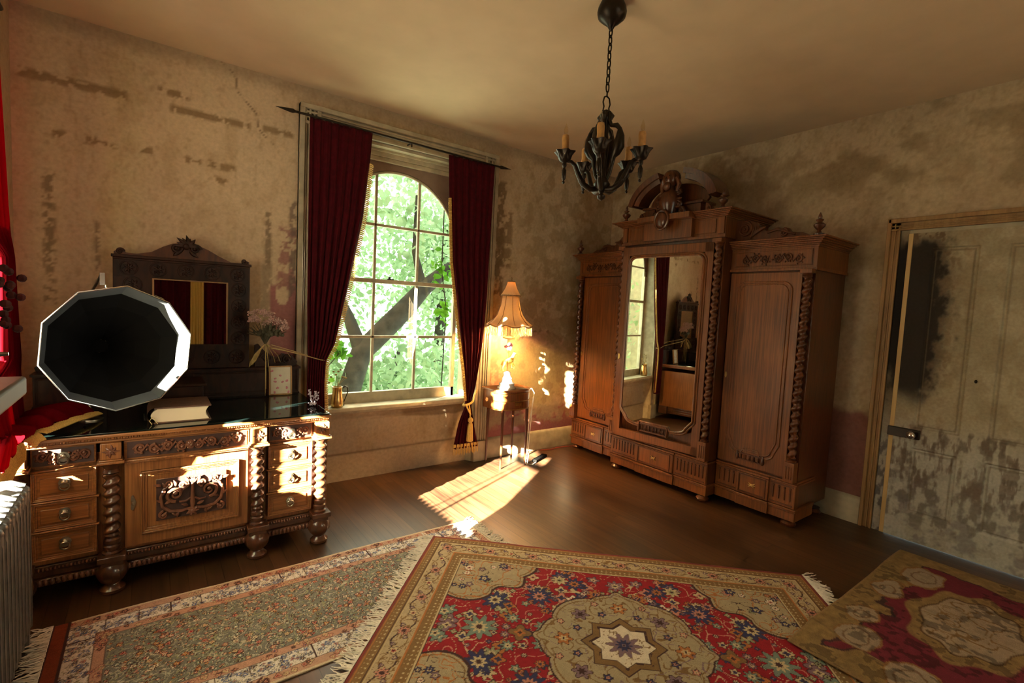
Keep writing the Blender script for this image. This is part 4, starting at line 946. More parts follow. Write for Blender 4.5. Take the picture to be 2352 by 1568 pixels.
for k in range(5):
    a = math.atan2(-1.8, -1.875) + 2 * PI * k / 5 - .10; c_, s_ = math.cos(a), math.sin(a)
    P = lambda u, z: (c_ * u, s_ * u, hz(z))
    arm = MB().tube([P(u, z) for u, z in ((.02, 2.135), (.06, 2.13), (.10, 2.155), (.125, 2.20), (.145, 2.245), (.165, 2.262), (.185, 2.265), (.20, 2.268))], [.013, .015, .015, .013, .011, .010, .009, .009], 10)
    arm.ell(P(.11, 2.17), (.015, .015, .015), 8, 6); arm = arm.build('arm', ir, CH)
    x, y, zz = P(.20, 2.275)
    MB().lathe((x, y, zz), [(.004, -.125), (.008, -.118), (.004, -.11), (.010, -.10), (.012, -.06), (.006, -.045), (.012, -.035), (.010, -.02), (.026, -.012), (.034, .004), (.036, .018), (.050, .036), (.040, .032), (.02, .02)], 36, lambda a, z: 1 + (.16 * math.cos(6 * a) if z > .01 else 0)).build('bobeche', ir, arm)
    MB().lathe((x, y, zz + .018), [(.0185, 0), (.019, .02), (.0175, .05), (.0185, .085), (.016, .100), (.008, .102)], 14, lambda a, z: 1 + .05 * math.cos(3 * a + z * 60)).build('candle_sleeve', M['wax'], arm)
    MB().lathe((x, y, zz + .118), [(.005, 0), (.010, .012), (.0115, .024), (.007, .042), (.001, .058)], 12).build('bulb', M['bulb'], arm)

# ------------------------------------------------------------------ side table and lamp
TX, TY = 2.70, 3.70
TB = thing('side_table', 'small half-round side table with slim legs standing right of the window', 'table', (TX + .06, TY, 0))
def dshape(w_, d_, n=20): return [(-w_, d_)] + [(-w_ * math.cos(PI * i / n), -d_ * (.15 + .85 * math.sin(PI * i / n) ** .7)) for i in range(n + 1)] + [(w_, d_)]
MB().prism(dshape(.215, .165), .722, .738, 'z').build('table_top', M['walnut_h'], TB, bevel=.004, recalc=True)
MB().prism(dshape(.195, .150), .545, .722, 'z').build('apron', M['oak'], TB, recalc=True)
q = MB()
for zz in (.555, .63, .70):
    pts = [(x * 1.006, y - .001, zz) for x, y in dshape(.195, .150)[1:-1]]; q.tube(pts, .0028, 5)
q.prism([(-.035, .59), (.035, .59), (.035, .62), (-.035, .62)], -.155, -.148)
q.build('brass_inlay', M['brass'], TB)
for (x, y) in ((-.155, -.125), (.125, -.135), (-.15, .13), (.16, .13)):
    MB().tube([(x, y, 0), (x * .98, y * .98, .55)], [.009, .014], 8).build('leg', M['oakdark'], TB)
LP = thing('table_lamp', 'lit table lamp with tiered fringed shade and a yellow horse figure', 'lamp', (TX, 3.665, .738))
q = MB().lathe((0, 0, 0), [(.085, 0), (.09, .012), (.075, .02), (.07, .035), (.075, .05), (.055, .062), (.045, .09), (.050, .10), (.035, .115), (.030, .14), (.038, .15), (.020, .165)], 28)
q.build('base', M['china'], LP)
MB().tube([(0, 0, .16), (0, 0, .62)], .006, 10).lathe((0, 0, .34), [(.006, 0), (.014, .01), (.010, .02), (.017, .03), (.010, .045), (.006, .05)], 12).build('stem', M['brass'], LP)
# horse figure grown from a skeleton
me = bpy.data.meshes.new('horse_figure')
jv = [(0, 0, 0), (-.035, 0, .002), (.035, 0, .004), (.052, 0, .035), (.065, 0, .062), (.092, 0, .052), (.045, .010, -.03), (.055, .010, -.065), (.042, -.010, -.025), (.062, -.012, -.045), (.058, -.012, -.075), (-.045, .010, -.03), (-.040, .010, -.048), (-.052, .010, -.085), (-.045, -.010, -.028), (-.062, -.010, -.05), (-.055, -.010, -.082), (-.055, 0, .0), (-.075, 0, -.035), (.066, 0, .078)]
je = [(0, 1), (0, 2), (2, 3), (3, 4), (4, 5), (2, 6), (6, 7), (2, 8), (8, 9), (9, 10), (1, 11), (11, 12), (12, 13), (1, 14), (14, 15), (15, 16), (1, 17), (17, 18), (4, 19)]
jr = [.020, .021, .021, .014, .011, .007, .009, .006, .009, .006, .006, .011, .007, .006, .011, .007, .006, .006, .005, .004]
me.from_pydata(jv, je, []); ho = bpy.data.objects.new('horse_figure', me); COL.objects.link(ho); me.materials.append(M['yellow'])
sk = ho.modifiers.new('skin', 'SKIN'); su = ho.modifiers.new('sub', 'SUBSURF'); su.levels = 1; su.render_levels = 2
for i, r in enumerate(jr): me.skin_vertices[0].data[i].radius = (r, r * .8)
me.skin_vertices[0].data[0].use_root = True
ho.parent = LP; ho.location = (0, -.005, .265); ho.rotation_euler = (0, 0, .1); ho.scale = (1.15, 1.15, 1.15)
q = MB()
for i in range(9):
    a = i * 2.4; x, z = .034 * math.cos(a) * (i / 9 + .3), .025 * math.sin(a); q.ell((x, -.01 + .02 * math.cos(a * 2), .40 + z), (.017, .013, .014), 8, 6)
q.build('pink_flowers', M['pink'], LP)
q = MB().lathe((0, 0, 0), [(.012, .47), (.055, .478), (.06, .484), (.012, .50)], 20); q.lathe((0, 0, 0), [(.012, .50), (.016, .56), (.010, .60)], 14); q.build('lamp_socket', M['brass'], LP)
def skirt(prof, n=64, sc=8, am=.03, wav=0):
    P = []
    for i in range(n):
        a = 2 * PI * i / n; P.append([(r * (1 + am * k_ * math.cos(sc * a)) * math.cos(a), r * (1 + am * k_ * math.cos(sc * a)) * math.sin(a), z + wav * k_ * abs(math.sin(sc * a / 2))) for k_, (r, z) in [(j / (len(prof) - 1), p) for j, p in enumerate(prof)]])
    return MB().grid(P, True)
sh = skirt([(.078, .868), (.082, .83), (.088, .79), (.100, .74), (.122, .69), (.155, .645), (.195, .615), (.212, .605)], wav=-.02).build('lampshade', M['shade'], LP, angle=180)
sh.modifiers.new('t', 'SOLIDIFY').thickness = .0015
cr_ = skirt([(.034, 1.005), (.036, .99), (.050, .945), (.070, .905), (.090, .875)], 96, 32, .05).build('crown', M['shade'], sh, angle=180); cr_.modifiers.new('t', 'SOLIDIFY').thickness = .0015
MB().lathe((0, 0, 0), [(.034, .998), (.030, 1.006), (.008, 1.010), (.006, 1.03), (.009, 1.038), (.001, 1.045)], 16).build('shade_cap', M['tan'], sh)
q = MB().tube([(.034 * math.cos(a), .034 * math.sin(a), 1.005) for a in [2 * PI * i / 24 for i in range(24)]], .005, 6, True).tube([(.090 * math.cos(a), .090 * math.sin(a), .874) for a in [2 * PI * i / 32 for i in range(32)]], .006, 6, True)
q.tube([((.213 * (1 + .03 * math.cos(8 * a))) * math.cos(a), (.213 * (1 + .03 * math.cos(8 * a))) * math.sin(a), .604 - .02 * abs(math.sin(4 * a))) for a in [2 * PI * i / 64 for i in range(64)]], .006, 6, True)
for k in range(8): q.tube([(r * math.cos(PI / 8 + k * PI / 4), r * math.sin(PI / 8 + k * PI / 4), z) for r, z in ((.079, .868), (.089, .79), (.123, .69), (.158, .645), (.208, .600))], .003, 5)
q.build('braid', M['tan'], sh)
q = MB(); strands(q, [(.21 * math.cos(2 * PI * i / 200), .21 * math.sin(2 * PI * i / 200), .595) for i in range(200)], (0, 0, -1), .085, .0022, 3, .08, 7); fo = q.build('shade_fringe', M['shade'], sh); fo['kind'] = 'stuff'
MB().ell((0, 0, .66), (.030, .030, .040), 14, 10).build('light_bulb', M['bulb'], LP)
pl_l = lamp('lamp_bulb_light', 'POINT', (TX, 3.665, .738 + .67), 115, (1, .56, .21), shadow_soft_size=.03)
q = MB().tube([(2.78, 3.62, .745), (2.86, 3.58, .742), (2.925, 3.56, .74), (2.945, 3.545, .70), (2.93, 3.54, .60), (2.90, 3.55, .40), (2.895, 3.55, .2), (2.88, 3.545, .02), (2.95, 3.52, .008), (3.02, 3.56, .006)], .004, 6)
q.tube([(2.935, 3.55, .66), (2.915, 3.535, .45), (2.90, 3.53, .3), (2.905, 3.54, .1), (2.895, 3.54, .01)], .004, 6)
loc(LP, q.build('power_cord', M['cordw'], LP))['label'] = 'white electric cord hanging to the floor'
q = MB().box(-.12, .12, -.025, .025, 0, .03)
q = q.build('power_strip', M['hornblack'], bevel=.004); q.location = (3.12, 3.62, .001); q.rotation_euler = (0, 0, .42); tag(q, 'black power strip lying on the sunlit floor beside the side table', 'power strip')
tag(MB().tube([(3.33, 3.86, .005), (3.45, 3.82, .006), (3.55, 3.85, .005), (3.66, 3.83, .006), (3.80, 3.80, .006)], .005, 6).build('red_cord', M['redflex']), 'thin red cord on the floor running to the wardrobe foot', 'cord')

# ------------------------------------------------------------------ radiator
RD = thing('radiator', 'silver painted cast iron column radiator at the lower left edge', 'radiator', (-.48, 2.33, 0))
for k in range(19):
    y = .365 - k * .056; q = MB()
    cap = [(-.09, .12), (-.09, .62), (-.082, .66), (-.06, .69), (-.03, .70), (.03, .70), (.06, .69), (.078, .665), (.085, .62), (.085, .12), (.075, .08), (.05, .06), (-.05, .06), (-.078, .08)]
    q.prism(cap, y - .010, y + .010)
    for x in (-.068, -.023, .022, .066): q.tube([(x, y, .09), (x, y, .665)], .020, 10); q.ell((x, y, .668), (.022, .021, .022), 10, 6)
    q.tube([(-.07, y, .685), (-.03, y, .698), (.03, y, .698), (.07, y, .683)], [.016, .019, .019, .016], 10)
    if k in (0, 18): q.box(.045, .075, y - .012, y + .012, 0, .08); q.box(-.075, -.045, y - .012, y + .012, 0, .08)
    q.build('radiator_section', M['radiator'], RD, recalc=True)

# ------------------------------------------------------------------ tall stand at the left edge with a jug of dried flowers
PS = thing('plant_stand', 'tall pedestal stand with grey marble top cut off by the left edge', 'stand', (-.331, 1.275, 0))
MB().box(-.125, .125, -.125, .125, 1.272, 1.311).build('marble_top', M['stone'], PS, bevel=.006)
MB().lathe((0, 0, 0), [(.13, 0), (.13, .03), (.06, .06), (.035, .12), (.03, .5), (.045, .6), (.03, .7), (.028, 1.1), (.05, 1.2), (.10, 1.272)], 20).build('pedestal', M['ebony'], PS)
JG = thing('silver_jug', 'silver jug whose pointed spout pokes in at the left edge', 'jug', (-.375, 1.28, 1.3115))
MB().lathe((0, 0, 0), [(.04, 0), (.045, .008), (.03, .02), (.055, .05), (.062, .08), (.045, .12), (.032, .14), (.04, .155)], 20).build('jug_body', M['nickel'], JG)
MB().tube([(.045, 0, .07), (.09, 0, .062), (.13, 0, .056), (.163, 0, .058)], [.02, .012, .008, .003], 10).build('spout', M['nickel'], JG)
DF = thing('dried_flowers', 'dark red dried flower bunch poking in at the left edge', 'flowers', (-.372, 1.29, 1.42))
q = MB(); rg = random.Random(2)
for i in range(190):
    a = rg.uniform(0, 6.28); r = rg.uniform(0, .075); q.ell((.105 + r * math.cos(a), r * math.sin(a) * .7, .055 + rg.uniform(-.065, .055)), (.0075, .0075, .0075), 6, 5)
q.build('flower_heads', M['dryred'], DF)
q = MB()
for i in range(6): q.tube([(0, 0, -.07), (.02, .01 * (i - 3), 0), (.09, .012 * (i - 3), .05)], .003, 5)
q.build('stems', M['stem'], DF)

# ------------------------------------------------------------------ phonograph on the dresser
PH = thing('phonograph', 'old phonograph with a big black ten-sided horn on the left of the dresser', 'phonograph', (.14, 3.53, ZG))
q = MB().box(-.13, .13, -.13, .17, 0, .03).box(-.115, .115, -.115, .155, .03, .135).box(-.13, .13, -.13, .17, .135, .15)
loc_ = q.build('case', M['ebony'], PH, bevel=.004)
q = MB().tube([(-.13, 0, .07), (-.17, 0, .07), (-.17, 0, .03)], .005, 8); q.build('crank', M['nickel'], PH)
nrm = Vector((.27, -.96, .06)).normalized(); ctr = Vector((-.112, 3.0, 1.215)); ux = Vector((.96, .27, 0)).normalized(); uz = nrm.cross(ux) * -1
if uz.z < 0: uz = -uz
base0 = Vector((.14, 3.53, ZG))
def ringp(R, d, off=(0, 0), n=10, cx=0, sx=1.0):
    out = []
    for i in range(n):
        a = 2 * PI * (i + .35) / n; out.append(ctr - nrm * d + ux * (R * math.cos(a) * sx + off[0]) + uz * (R * math.sin(a) + off[1]) - base0)
    return out
rings = [(.302, 0), (.268, .085), (.205, .135), (.165, .185), (.12, .24), (.085, .29), (.055, .34), (.036, .38)]
P = []
R0 = [ringp(r, d) for r, d in rings]
def petal(R0, k0, k1, push=0):
    V = []; F = []
    for k in range(k0, k1): V += [p + nrm * push for p in R0[k]]
    m_ = k1 - k0
    for j in range(m_ - 1):
        for i in range(10):
            k = (i + 1) % 10; F.append((j * 10 + i, j * 10 + k, (j + 1) * 10 + k, (j + 1) * 10 + i))
    return MB().add(V, F)
hn = petal(R0, 0, 2).build('horn_flare', M['horn'], PH, smooth=False); hn.modifiers.new('t', 'SOLIDIFY').thickness = .002
hb = petal(R0, 1, 8).build('horn_cone', M['hornblack'], PH, smooth=False); hb.modifiers.new('t', 'SOLIDIFY').thickness = .002
MB().tube(ringp(.302, 0), .0035, 6, True).build('rim_bead', M['nickel'], PH)
th = ctr - nrm * .38 - base0
MB().tube([th, th - nrm * .05, Vector((-.26, .05, .33)), Vector((-.15, .08, .27)), Vector((-.06, .04, .21)), Vector((-.02, 0, .165))], [.036, .032, .028, .022, .016, .012], 12).build('horn_elbow', M['hornblack'], PH)
cr0 = Vector((-.25, 3.32, ZG)) - base0; ct = Vector((-.193, 3.14, 1.565)) - base0
q = MB().lathe(cr0, [(.05, 0), (.05, .006), (.01, .012)], 14).tube([cr0, cr0 + Vector((-.02, .08, .16)), cr0 + Vector((-.05, .16, .36)), cr0 + Vector((-.02, .10, .62)), ct], [.005, .005, .006, .006, .007], 8); q.build('crane', M['pewter'], PH)
q = MB().box(ct.x - .006, ct.x + .014, ct.y - .004, ct.y + .004, ct.z - .05, ct.z + .01)
for k in range(5): q.tube([(ct.x + .016 + .006 * math.cos(a) * (k % 2), ct.y + .006 * math.cos(a) * (1 - k % 2), ct.z - .055 - k * .013 + .010 * math.sin(a)) for a in [2 * PI * i / 8 for i in range(8)]], .002, 5, True)
q.build('hanging_clip', M['nickel'], PH)

# book
BK = thing('book', 'thick old leather-bound book lying closed on the front of the dresser', 'book', (.13, 3.20, ZG), .0)
q = MB().prism([(.128, .006)] + [(.128 - .016 * math.sin(PI * i / 10), .006 + .070 * i / 10) for i in range(1, 10)] + [(.128, .076), (-.10, .076)] + [(-.10 - .03 * math.sin(PI * i / 10), .076 - .070 * i / 10) for i in range(1, 10)] + [(-.10, .006)], -.105, .14)
q.build('page_block', M['paper'], BK, recalc=True)
q = MB().box(-.115, .138, -.112, .15, .0, .006).box(-.115, .138, -.112, .15, .076, .083)
P = [[(-.112 - r_ * math.sin(PI * i / 12), y, .0415 + (.0415 + .0) * math.cos(PI * i / 12) * -1) for i in range(13) for r_ in (.034,)] for y in (-.112, .15)]
q.grid(P); o = q.build('leather_cover', M['leather'], BK, bevel=.001); 
q = MB().tube([(-.12, -.115, .04), (-.135, -.12, .02), (-.125, -.13, .002)], .0018, 5).tube([(-.115, -.114, .03), (-.11, -.122, .015), (-.10, -.128, .002)], .0018, 5); q.build('loose_threads', M['twine'], BK)

# picture frame
PF = thing('picture_frame', 'small wooden frame of pressed pink petals leaning on the dresser gallery', 'picture frame', (.735, 3.675, ZG + .001)); PF.rotation_euler = (-.12, 0, -.05)
q = MB().box(-.074, -.064, -.008, .012, 0, .205).box(.064, .074, -.008, .012, 0, .205).box(-.074, .074, -.008, .012, 0, .010).box(-.074, .074, -.008, .012, .195, .205)
q.build('frame', M['tan'], PF, bevel=.002)
MB().box(-.066, .066, .0, .008, .008, .198).build('mount', plain('ivory_mount', (.62, .58, .46), .7, var=.05), PF)
q = MB(); rg = random.Random(5)
for (x, z) in ((0, .14), (-.035, .12), (-.035, .095), (.04, .10), (.015, .09), (-.02, .05), (.04, .05), (.05, .02), (-.055, .17), (-.04, .02)):
    for k in range(3): a = rg.uniform(0, 6); q.ell((x + .004 * math.cos(a), -.001, z + .004 * math.sin(a)), (.007, .0012, .006), 8, 4)
q.build('pressed_petals', M['pink'], PF)

# dried bouquet tied to the curtain cord, and sprig of lavender
BQ = thing('dried_bouquet', 'hanging bunch of dusty pink dried flowers tied with cord beside the dark mirror', 'flowers', (.62, 3.60, ZG))
q = MB(); rg = random.Random(7)
for (cx_, cz_, rx, rz) in ((-.03, .56, .085, .035), (.06, .505, .08, .035), (-.07, .52, .035, .03), (.11, .47, .03, .03)):
    for i in range(150):
        a = rg.uniform(0, PI); r = math.sqrt(rg.random()); q.ell((cx_ + rx * r * math.cos(a), rg.uniform(-.06, .05), cz_ + rz * (.4 + .6 * r) * math.sin(a) + rg.uniform(-.012, .012)), (.0055, .0055, .005), 5, 4)
q.build('flower_heads', M['dustypink'], BQ)
q = MB()
for i in range(60):
    a = rg.uniform(.15, PI - .15); b = rg.uniform(-.05, .05); q.tube([(0, 0, .36), (.03 * math.cos(a), b * .4, .42), (.12 * math.cos(a) + .01, b, .42 + .10 * math.sin(a))], [.002, .0016, .001], 4)
for i in range(110):
    a = rg.uniform(0, PI); q.ell((.02 + .09 * math.cos(a) * rg.random(), rg.uniform(-.05, .05), .43 + .07 * math.sin(a) * rg.random()), (.010, .004, .012), 5, 4)
q.build('foliage', M['olive'], BQ)
q = MB()
for (dx, dz, dy) in ((-.09, .235, -.02), (-.085, .24, -.03), (-.08, .25, 0), (.005, .035, 0), (.012, .06, .01), (.02, .18, -.02), (.10, .24, .01), (.07, .235, .02), (.16, .275, .0), (.0, .02, -.01)):
    q.tube([(0, 0, .37), (dx * .3, dy, .345), (dx * .8, dy * 1.5, (dz + .05) if dz > .1 else .2), (dx, dy * 2, dz)], [.003, .0025, .002, .0012], 5)
for i in range(5): q.tube([(-.02, 0, .34), (-.06, -.01, .30 - .01 * i), (-.09, -.02 + .004 * i, .25 - .006 * i), (-.10, -.02, .215)], [.002, .005, .004, .001], 5)
q.build('stalks', M['stem'], BQ)
LV = MB(); rg = random.Random(9)
for (dx, dz) in ((-.02, .10), (.015, .085), (.03, .075), (-.005, .06)):
    LV.tube([(0, 0, .003), (dx * .5, 0, dz * .5), (dx, 0, dz)], .0012, 4)
    for i in range(14): LV.ell((dx + rg.uniform(-.008, .008), rg.uniform(-.008, .008), dz - .05 * rg.random() + .012), (.004, .004, .005), 5, 4)
for i in range(20): LV.ell((rg.uniform(-.02, .02), rg.uniform(-.02, .02), .006 + rg.random() * .02), (.005, .005, .004), 5, 4)
o = LV.build('lavender_sprig', M['greyl']); o.location = (.833, 3.22, ZG + .001); tag(o, 'sprig of pale lavender on the right edge of the dresser glass', 'flowers')

# brass jug on the window stool
JB = thing('brass_jug', 'small brass jug of dried stems on the left end of the windowsill', 'jug', (1.205, 3.925, .636))
MB().lathe((0, 0, 0), [(.040, 0), (.046, .006), (.050, .03), (.048, .06), (.040, .10), (.036, .135), (.038, .155), (.040, .165), (.036, .165), (.032, .13)], 24).build('jug_body', M['brass'], JB)
MB().tube([(.034, 0, .145), (.06, 0, .165), (.082, 0, .155), (.085, 0, .12), (.07, 0, .08), (.05, 0, .03), (.055, 0, .005)], [.005, .006, .005, .005, .004, .004, .003], 8).build('handle', M['iron'], JB)
q = MB()
for i in range(9):
    a = -1.0 + i * .26; q.tube([(.006 * i - .02, 0, .10), (.02 * math.sin(a), .01 * math.cos(i), .19), (.075 * math.sin(a), .01 * math.cos(i), .22 + .05 * math.cos(a * 2) + .02 * (i % 3))], [.002, .0016, .001], 4)
    q.ell((.075 * math.sin(a), .01 * math.cos(i), .22 + .05 * math.cos(a * 2) + .02 * (i % 3)), (.010, .006, .007), 7, 5)
q.build('dried_stems', M['stem'], JB)

# ------------------------------------------------------------------ rugs
PAL = dict(red=(.235, .008, .018), camel=(.175, .105, .042), cream=(.44, .36, .22), dark=(.045, .02, .02), navy=(.025, .03, .09), teal=(.14, .20, .17), lav=(.17, .11, .14), rose=(.42, .19, .145), orange=(.34, .13, .04), sage=(.22, .24, .14), white=(.58, .52, .42), plum=(.12, .012, .025))
PAL = {k: np.array(v) for k, v in PAL.items()}
def put(C, mask, c): C[mask] = PAL[c] if isinstance(c, str) else c
def flower(C, S, T, cx, cy, r, petals, c1, c2, c3='dark', rot=0, clip=None):
    w_ = r * 1.35; i = np.where((np.abs(S - cx) < w_) & (np.abs(T - cy) < w_))
    x = S[i] - cx; y = T[i] - cy; d = np.hypot(x, y); a = np.arctan2(y, x) + rot; R = r * (.78 + .22 * np.cos(petals * a))
    sub = C[i]; ok_ = np.ones(len(d), bool) if clip is None else clip[i]
    g_ = lambda q: PAL[q] if isinstance(q, str) else np.array(q)
    sub[(d < R * 1.0 + min(.0045, r * .3)) & ok_] = g_(c3); sub[(d < R) & ok_] = PAL[c1]; sub[(d < R * .5) & ok_] = PAL[c2]; sub[(d < R * .22) & ok_] = g_(c3); C[i] = sub
def vines(C, S, T, mask, c, sc=5, seed=0, w_=.03, levels=(.35, .5, .65)):
    n = fbm(S * sc, T * sc, seed, 2)
    for l in levels: C[mask & (np.abs(n - l) < w_ * .35)] = PAL[c]
def make_rug(name, label, L_, W_, org, ua, res, fn, zoff, fringe_l, fringe_r, fcol, wav=.0015, flen=.09, fmat=None, hfn=None):
    u = Vector((math.cos(ua), math.sin(ua), 0)); v = Vector((math.sin(ua), -math.cos(ua), 0))
    root = thing(name, label, 'rug', (org[0], org[1], 0))
    nu, nv = int(L_ / res), int(W_ / res); s = np.linspace(0, L_, nu); t = np.linspace(0, W_, nv); S, T = np.meshgrid(s, t, indexing='ij')
    C = fn(S, T, L_, W_); Z = zoff + .004 + wav * (fbm(S * 4, T * 4, 5, 3)) * 2
    wob = .006 * (fbm(S * 3, T * 0, 8, 2) - .5) * 2
    if hfn is not None: Z = Z + hfn(S, T)
    P = np.stack([S * u.x + (T + wob) * v.x, S * u.y + (T + wob) * v.y, Z], -1)
    o = npmesh('pile', P.reshape(-1, 3), gridfaces(nu, nv)[:, ::-1] , M['rug'], root, C.reshape(-1, 3))
    so = o.modifiers.new('t', 'SOLIDIFY'); so.thickness = .006; so.offset = -1 if True else 1
    for side, on in ((0, fringe_l), (1, fringe_r)):
        if not on: continue
        m = MB(); n_ = int(W_ / .0048); pts = []
        for i in range(n_):
            tt = W_ * (i + .5) / n_; p = (u * (0 if side == 0 else L_)) + v * tt; zz = zoff + .007 + (float(hfn(np.array(0. if side == 0 else L_), np.array(tt))) if hfn is not None else 0)
            pts.append((p.x, p.y, zz))
        rg = random.Random(side + 3); d = u * (-1 if side == 0 else 1)
        for p in pts:
            q = [Vector(p)]; dd = d + v * rg.uniform(-.5, .5); cl = 1
            for k in range(4):
                dd = (dd + v * rg.uniform(-.5, .5) + Vector((0, 0, rg.uniform(-.25, .2)))); dd.normalize(); nx = q[-1] + dd * flen * rg.uniform(.6, 1.25) / 4; nx.z = max(zoff * (1 if side == 0 else 0) + .003, min(nx.z, zoff + (.022 if side == 0 else .009))); q.append(nx)
            m.tube(q, [.0032, .003, .0027, .0024, .0016], 4)
        f = m.build('fringe', fmat or M['fringew'], root); f['kind'] = 'stuff'
    return root

def rug_red(S, T, L_, W_):
    C = np.zeros(S.shape + (3,)); a = np.minimum(S, L_ - S); b = np.minimum(T, W_ - T); d = np.minimum(a, b); p = np.where(a < b, T, S)
    n = fbm(S * 30, T * 30, 3, 2)
    C[:] = PAL['red']
    put(C, d < .014, (.16, .03, .03)); put(C, (d >= .014) & (d < .07), 'camel'); put(C, (d > .020) & (d < .024), 'orange'); put(C, (d > .062) & (d < .066), 'dark')
    put(C, (d >= .068) & (d < .075), 'cream'); put(C, (d >= .075) & (d < .175), (.36, .29, .185)); put(C, (d >= .175) & (d < .182), 'orange'); put(C, (d >= .182) & (d < .235), 'camel'); put(C, (d >= .235) & (d < .241), 'cream'); put(C, (d >= .241) & (d < .245), 'dark')
    bd = (d > .078) & (d < .172); q = d - .125
    put(C, bd & (np.abs(q - .034 * np.sin(2 * PI * p / .26)) < .0042), 'dark'); put(C, bd & (np.abs(q + .036 * np.sin(2 * PI * p / .26)) < .003), 'camel')
    vines(C, S, T, bd, 'camel', 22, 11, .06, (.42, .6))
    k = .13
    for (fix, ax) in ((.125, 's'), (W_ - .125, 's'), (.125, 't'), (L_ - .125, 't')):
        N_ = int((L_ if ax == 's' else W_) / k)
        for i in range(1, N_):
            c = i * k + .0; x, y = (c, fix) if ax == 's' else (fix, c)
            if min(x, L_ - x) < .12 or min(y, W_ - y) < .12: continue
            flower(C, S, T, x, y, .030 if i % 2 else .024, 8 if i % 2 else 5, 'rose' if i % 2 else 'cream', 'dark' if i % 2 else 'red')
            for s_ in (-1, 1):
                xx, yy = (c + s_ * .04, fix + s_ * .02) if ax == 's' else (fix + s_ * .02, c + s_ * .04); flower(C, S, T, xx, yy, .011, 3, 'lav', 'cream')
    dots = ((d > .03) & (d < .058) | (d > .19) & (d < .228)); put(C, dots & (np.hypot(((p / .026) % 1 - .5), (((d - .0) / .02) % 1 - .5)) < .2), 'cream')
    fm = d >= .245; X = S - L_ / 2; Y = T - W_ / 2; aX = np.abs(X); aY = np.abs(Y); HX, HY = L_ / 2 - .245, W_ / 2 - .245
    # vines and flowers, four-fold
    vines(C, S, T, fm, 'rose', 7, 21, .018, (.38, .55)); vines(C, S, T, fm, 'cream', 9, 23, .016, (.45, .6)); C_ = fm
    rg = random.Random(12)
    for k in range(125):
        x, y = rg.uniform(0, HX), rg.uniform(0, HY); r = rg.choice((.012, .016, .022, .034, .045)); pe = rg.choice((4, 5, 6, 8)); c1, c2 = rg.choice((('cream', 'rose'), ('navy', 'lav'), ('teal', 'cream'), ('lav', 'cream'), ('rose', 'navy'), ('sage', 'cream'), ('orange', 'navy'), ('white', 'red'), ('cream', 'navy')))
        for sx in (-1, 1):
            for sy in (-1, 1): flower(C, S, T, L_ / 2 + sx * x, W_ / 2 + sy * y, r, pe, c1, c2, 'dark', clip=fm)
    for (x, y, r, pe, c1, c2) in ((.66, .0, .085, 9, 'teal', 'cream'), (.47, 0, .055, 4, 'camel', 'orange'), (.40, .30, .075, 10, 'navy', 'rose'), (.62, .22, .075, 8, 'navy', 'cream'), (.0, .47, .05, 8, 'lav', 'cream'), (.22, .45, .06, 9, 'navy', 'orange'), (.30, .47, .045, 8, 'cream', 'sage'), (.52, .42, .05, 6, 'sage', 'rose')):
        for sx in (-1, 1):
            for sy in (-1, 1): flower(C, S, T, L_ / 2 + sx * x, W_ / 2 + sy * y, r, pe, c1, c2, 'dark', clip=fm)
    # corner spandrels
    ex = (HX - aX) / .44; ey = (HY - aY) / .40; th = np.arctan2(ey, ex + 1e-6); rr = np.hypot(ex, ey); edge = .88 + .10 * np.abs(np.cos(5 * th)) - .14 * ss(.25, 0, np.abs(th - PI / 4))
    spn = fm & (rr < edge); put(C, fm & (rr < edge + .035) & ~spn, 'dark'); put(C, spn, (.31, .26, .17)); put(C, spn & (rr > edge - .05) & (rr < edge - .03), 'camel')
    vines(C, S, T, spn, 'orange', 13, 31, .05, (.42, .58)); vines(C, S, T, spn, 'dark', 16, 33, .02, (.5,))
    for k in range(26):
        x, y = HX - rg.uniform(0, .36), HY - rg.uniform(0, .32)
        if ((HX - x) / .36) ** 2 + ((HY - y) / .32) ** 2 > .8: continue
        r = rg.uniform(.012, .03)
        c1, c2 = rg.choice((('lav', 'cream'), ('navy', 'cream'), ('orange', 'rose'), ('rose', 'navy'), ('white', 'rose'), ('sage', 'dark')))
        for sx in (-1, 1):
            for sy in (-1, 1): flower(C, S, T, L_ / 2 + sx * x, W_ / 2 + sy * y, r, rg.choice((5, 6, 8)), c1, c2, 'dark', clip=spn)
    # medallion
    r = np.hypot(X, Y * 1.0); th = np.arctan2(Y, X); Rm = .345 + .035 * np.abs(np.cos(4 * th)) ** .6 + .03 * ss(.12, 0, np.abs(np.abs(np.abs(th) - PI / 2) - 0)) + .03 * ss(.12, 0, np.minimum(np.abs(th), PI - np.abs(th)))
    md_ = r < Rm; put(C, (r < Rm + .008), 'dark'); put(C, md_, (.31, .26, .17)); put(C, md_ & (r > Rm - .022) & (r < Rm - .015), 'camel')
    vines(C, S, T, md_, 'camel', 14, 41, .05, (.4, .58)); vines(C, S, T, md_, 'lav', 12, 43, .025, (.5,))
    for k in range(8):
        a = k * PI / 4; flower(C, S, T, L_ / 2 + .27 * math.cos(a), W_ / 2 + .27 * math.sin(a), .042, 6, 'lav' if k % 2 else 'orange', 'dark' if k % 2 else 'cream'); a += PI / 8; flower(C, S, T, L_ / 2 + .225 * math.cos(a), W_ / 2 + .225 * math.sin(a), .02, 5, 'navy', 'rose'); flower(C, S, T, L_ / 2 + .31 * math.cos(a), W_ / 2 + .31 * math.sin(a), .018, 5, 'rose', 'cream')
    sq = lambda k_: (np.maximum(np.abs(X), np.abs(Y)) < k_) | (np.maximum(np.abs(X + Y), np.abs(X - Y)) / 1.4142 < k_)
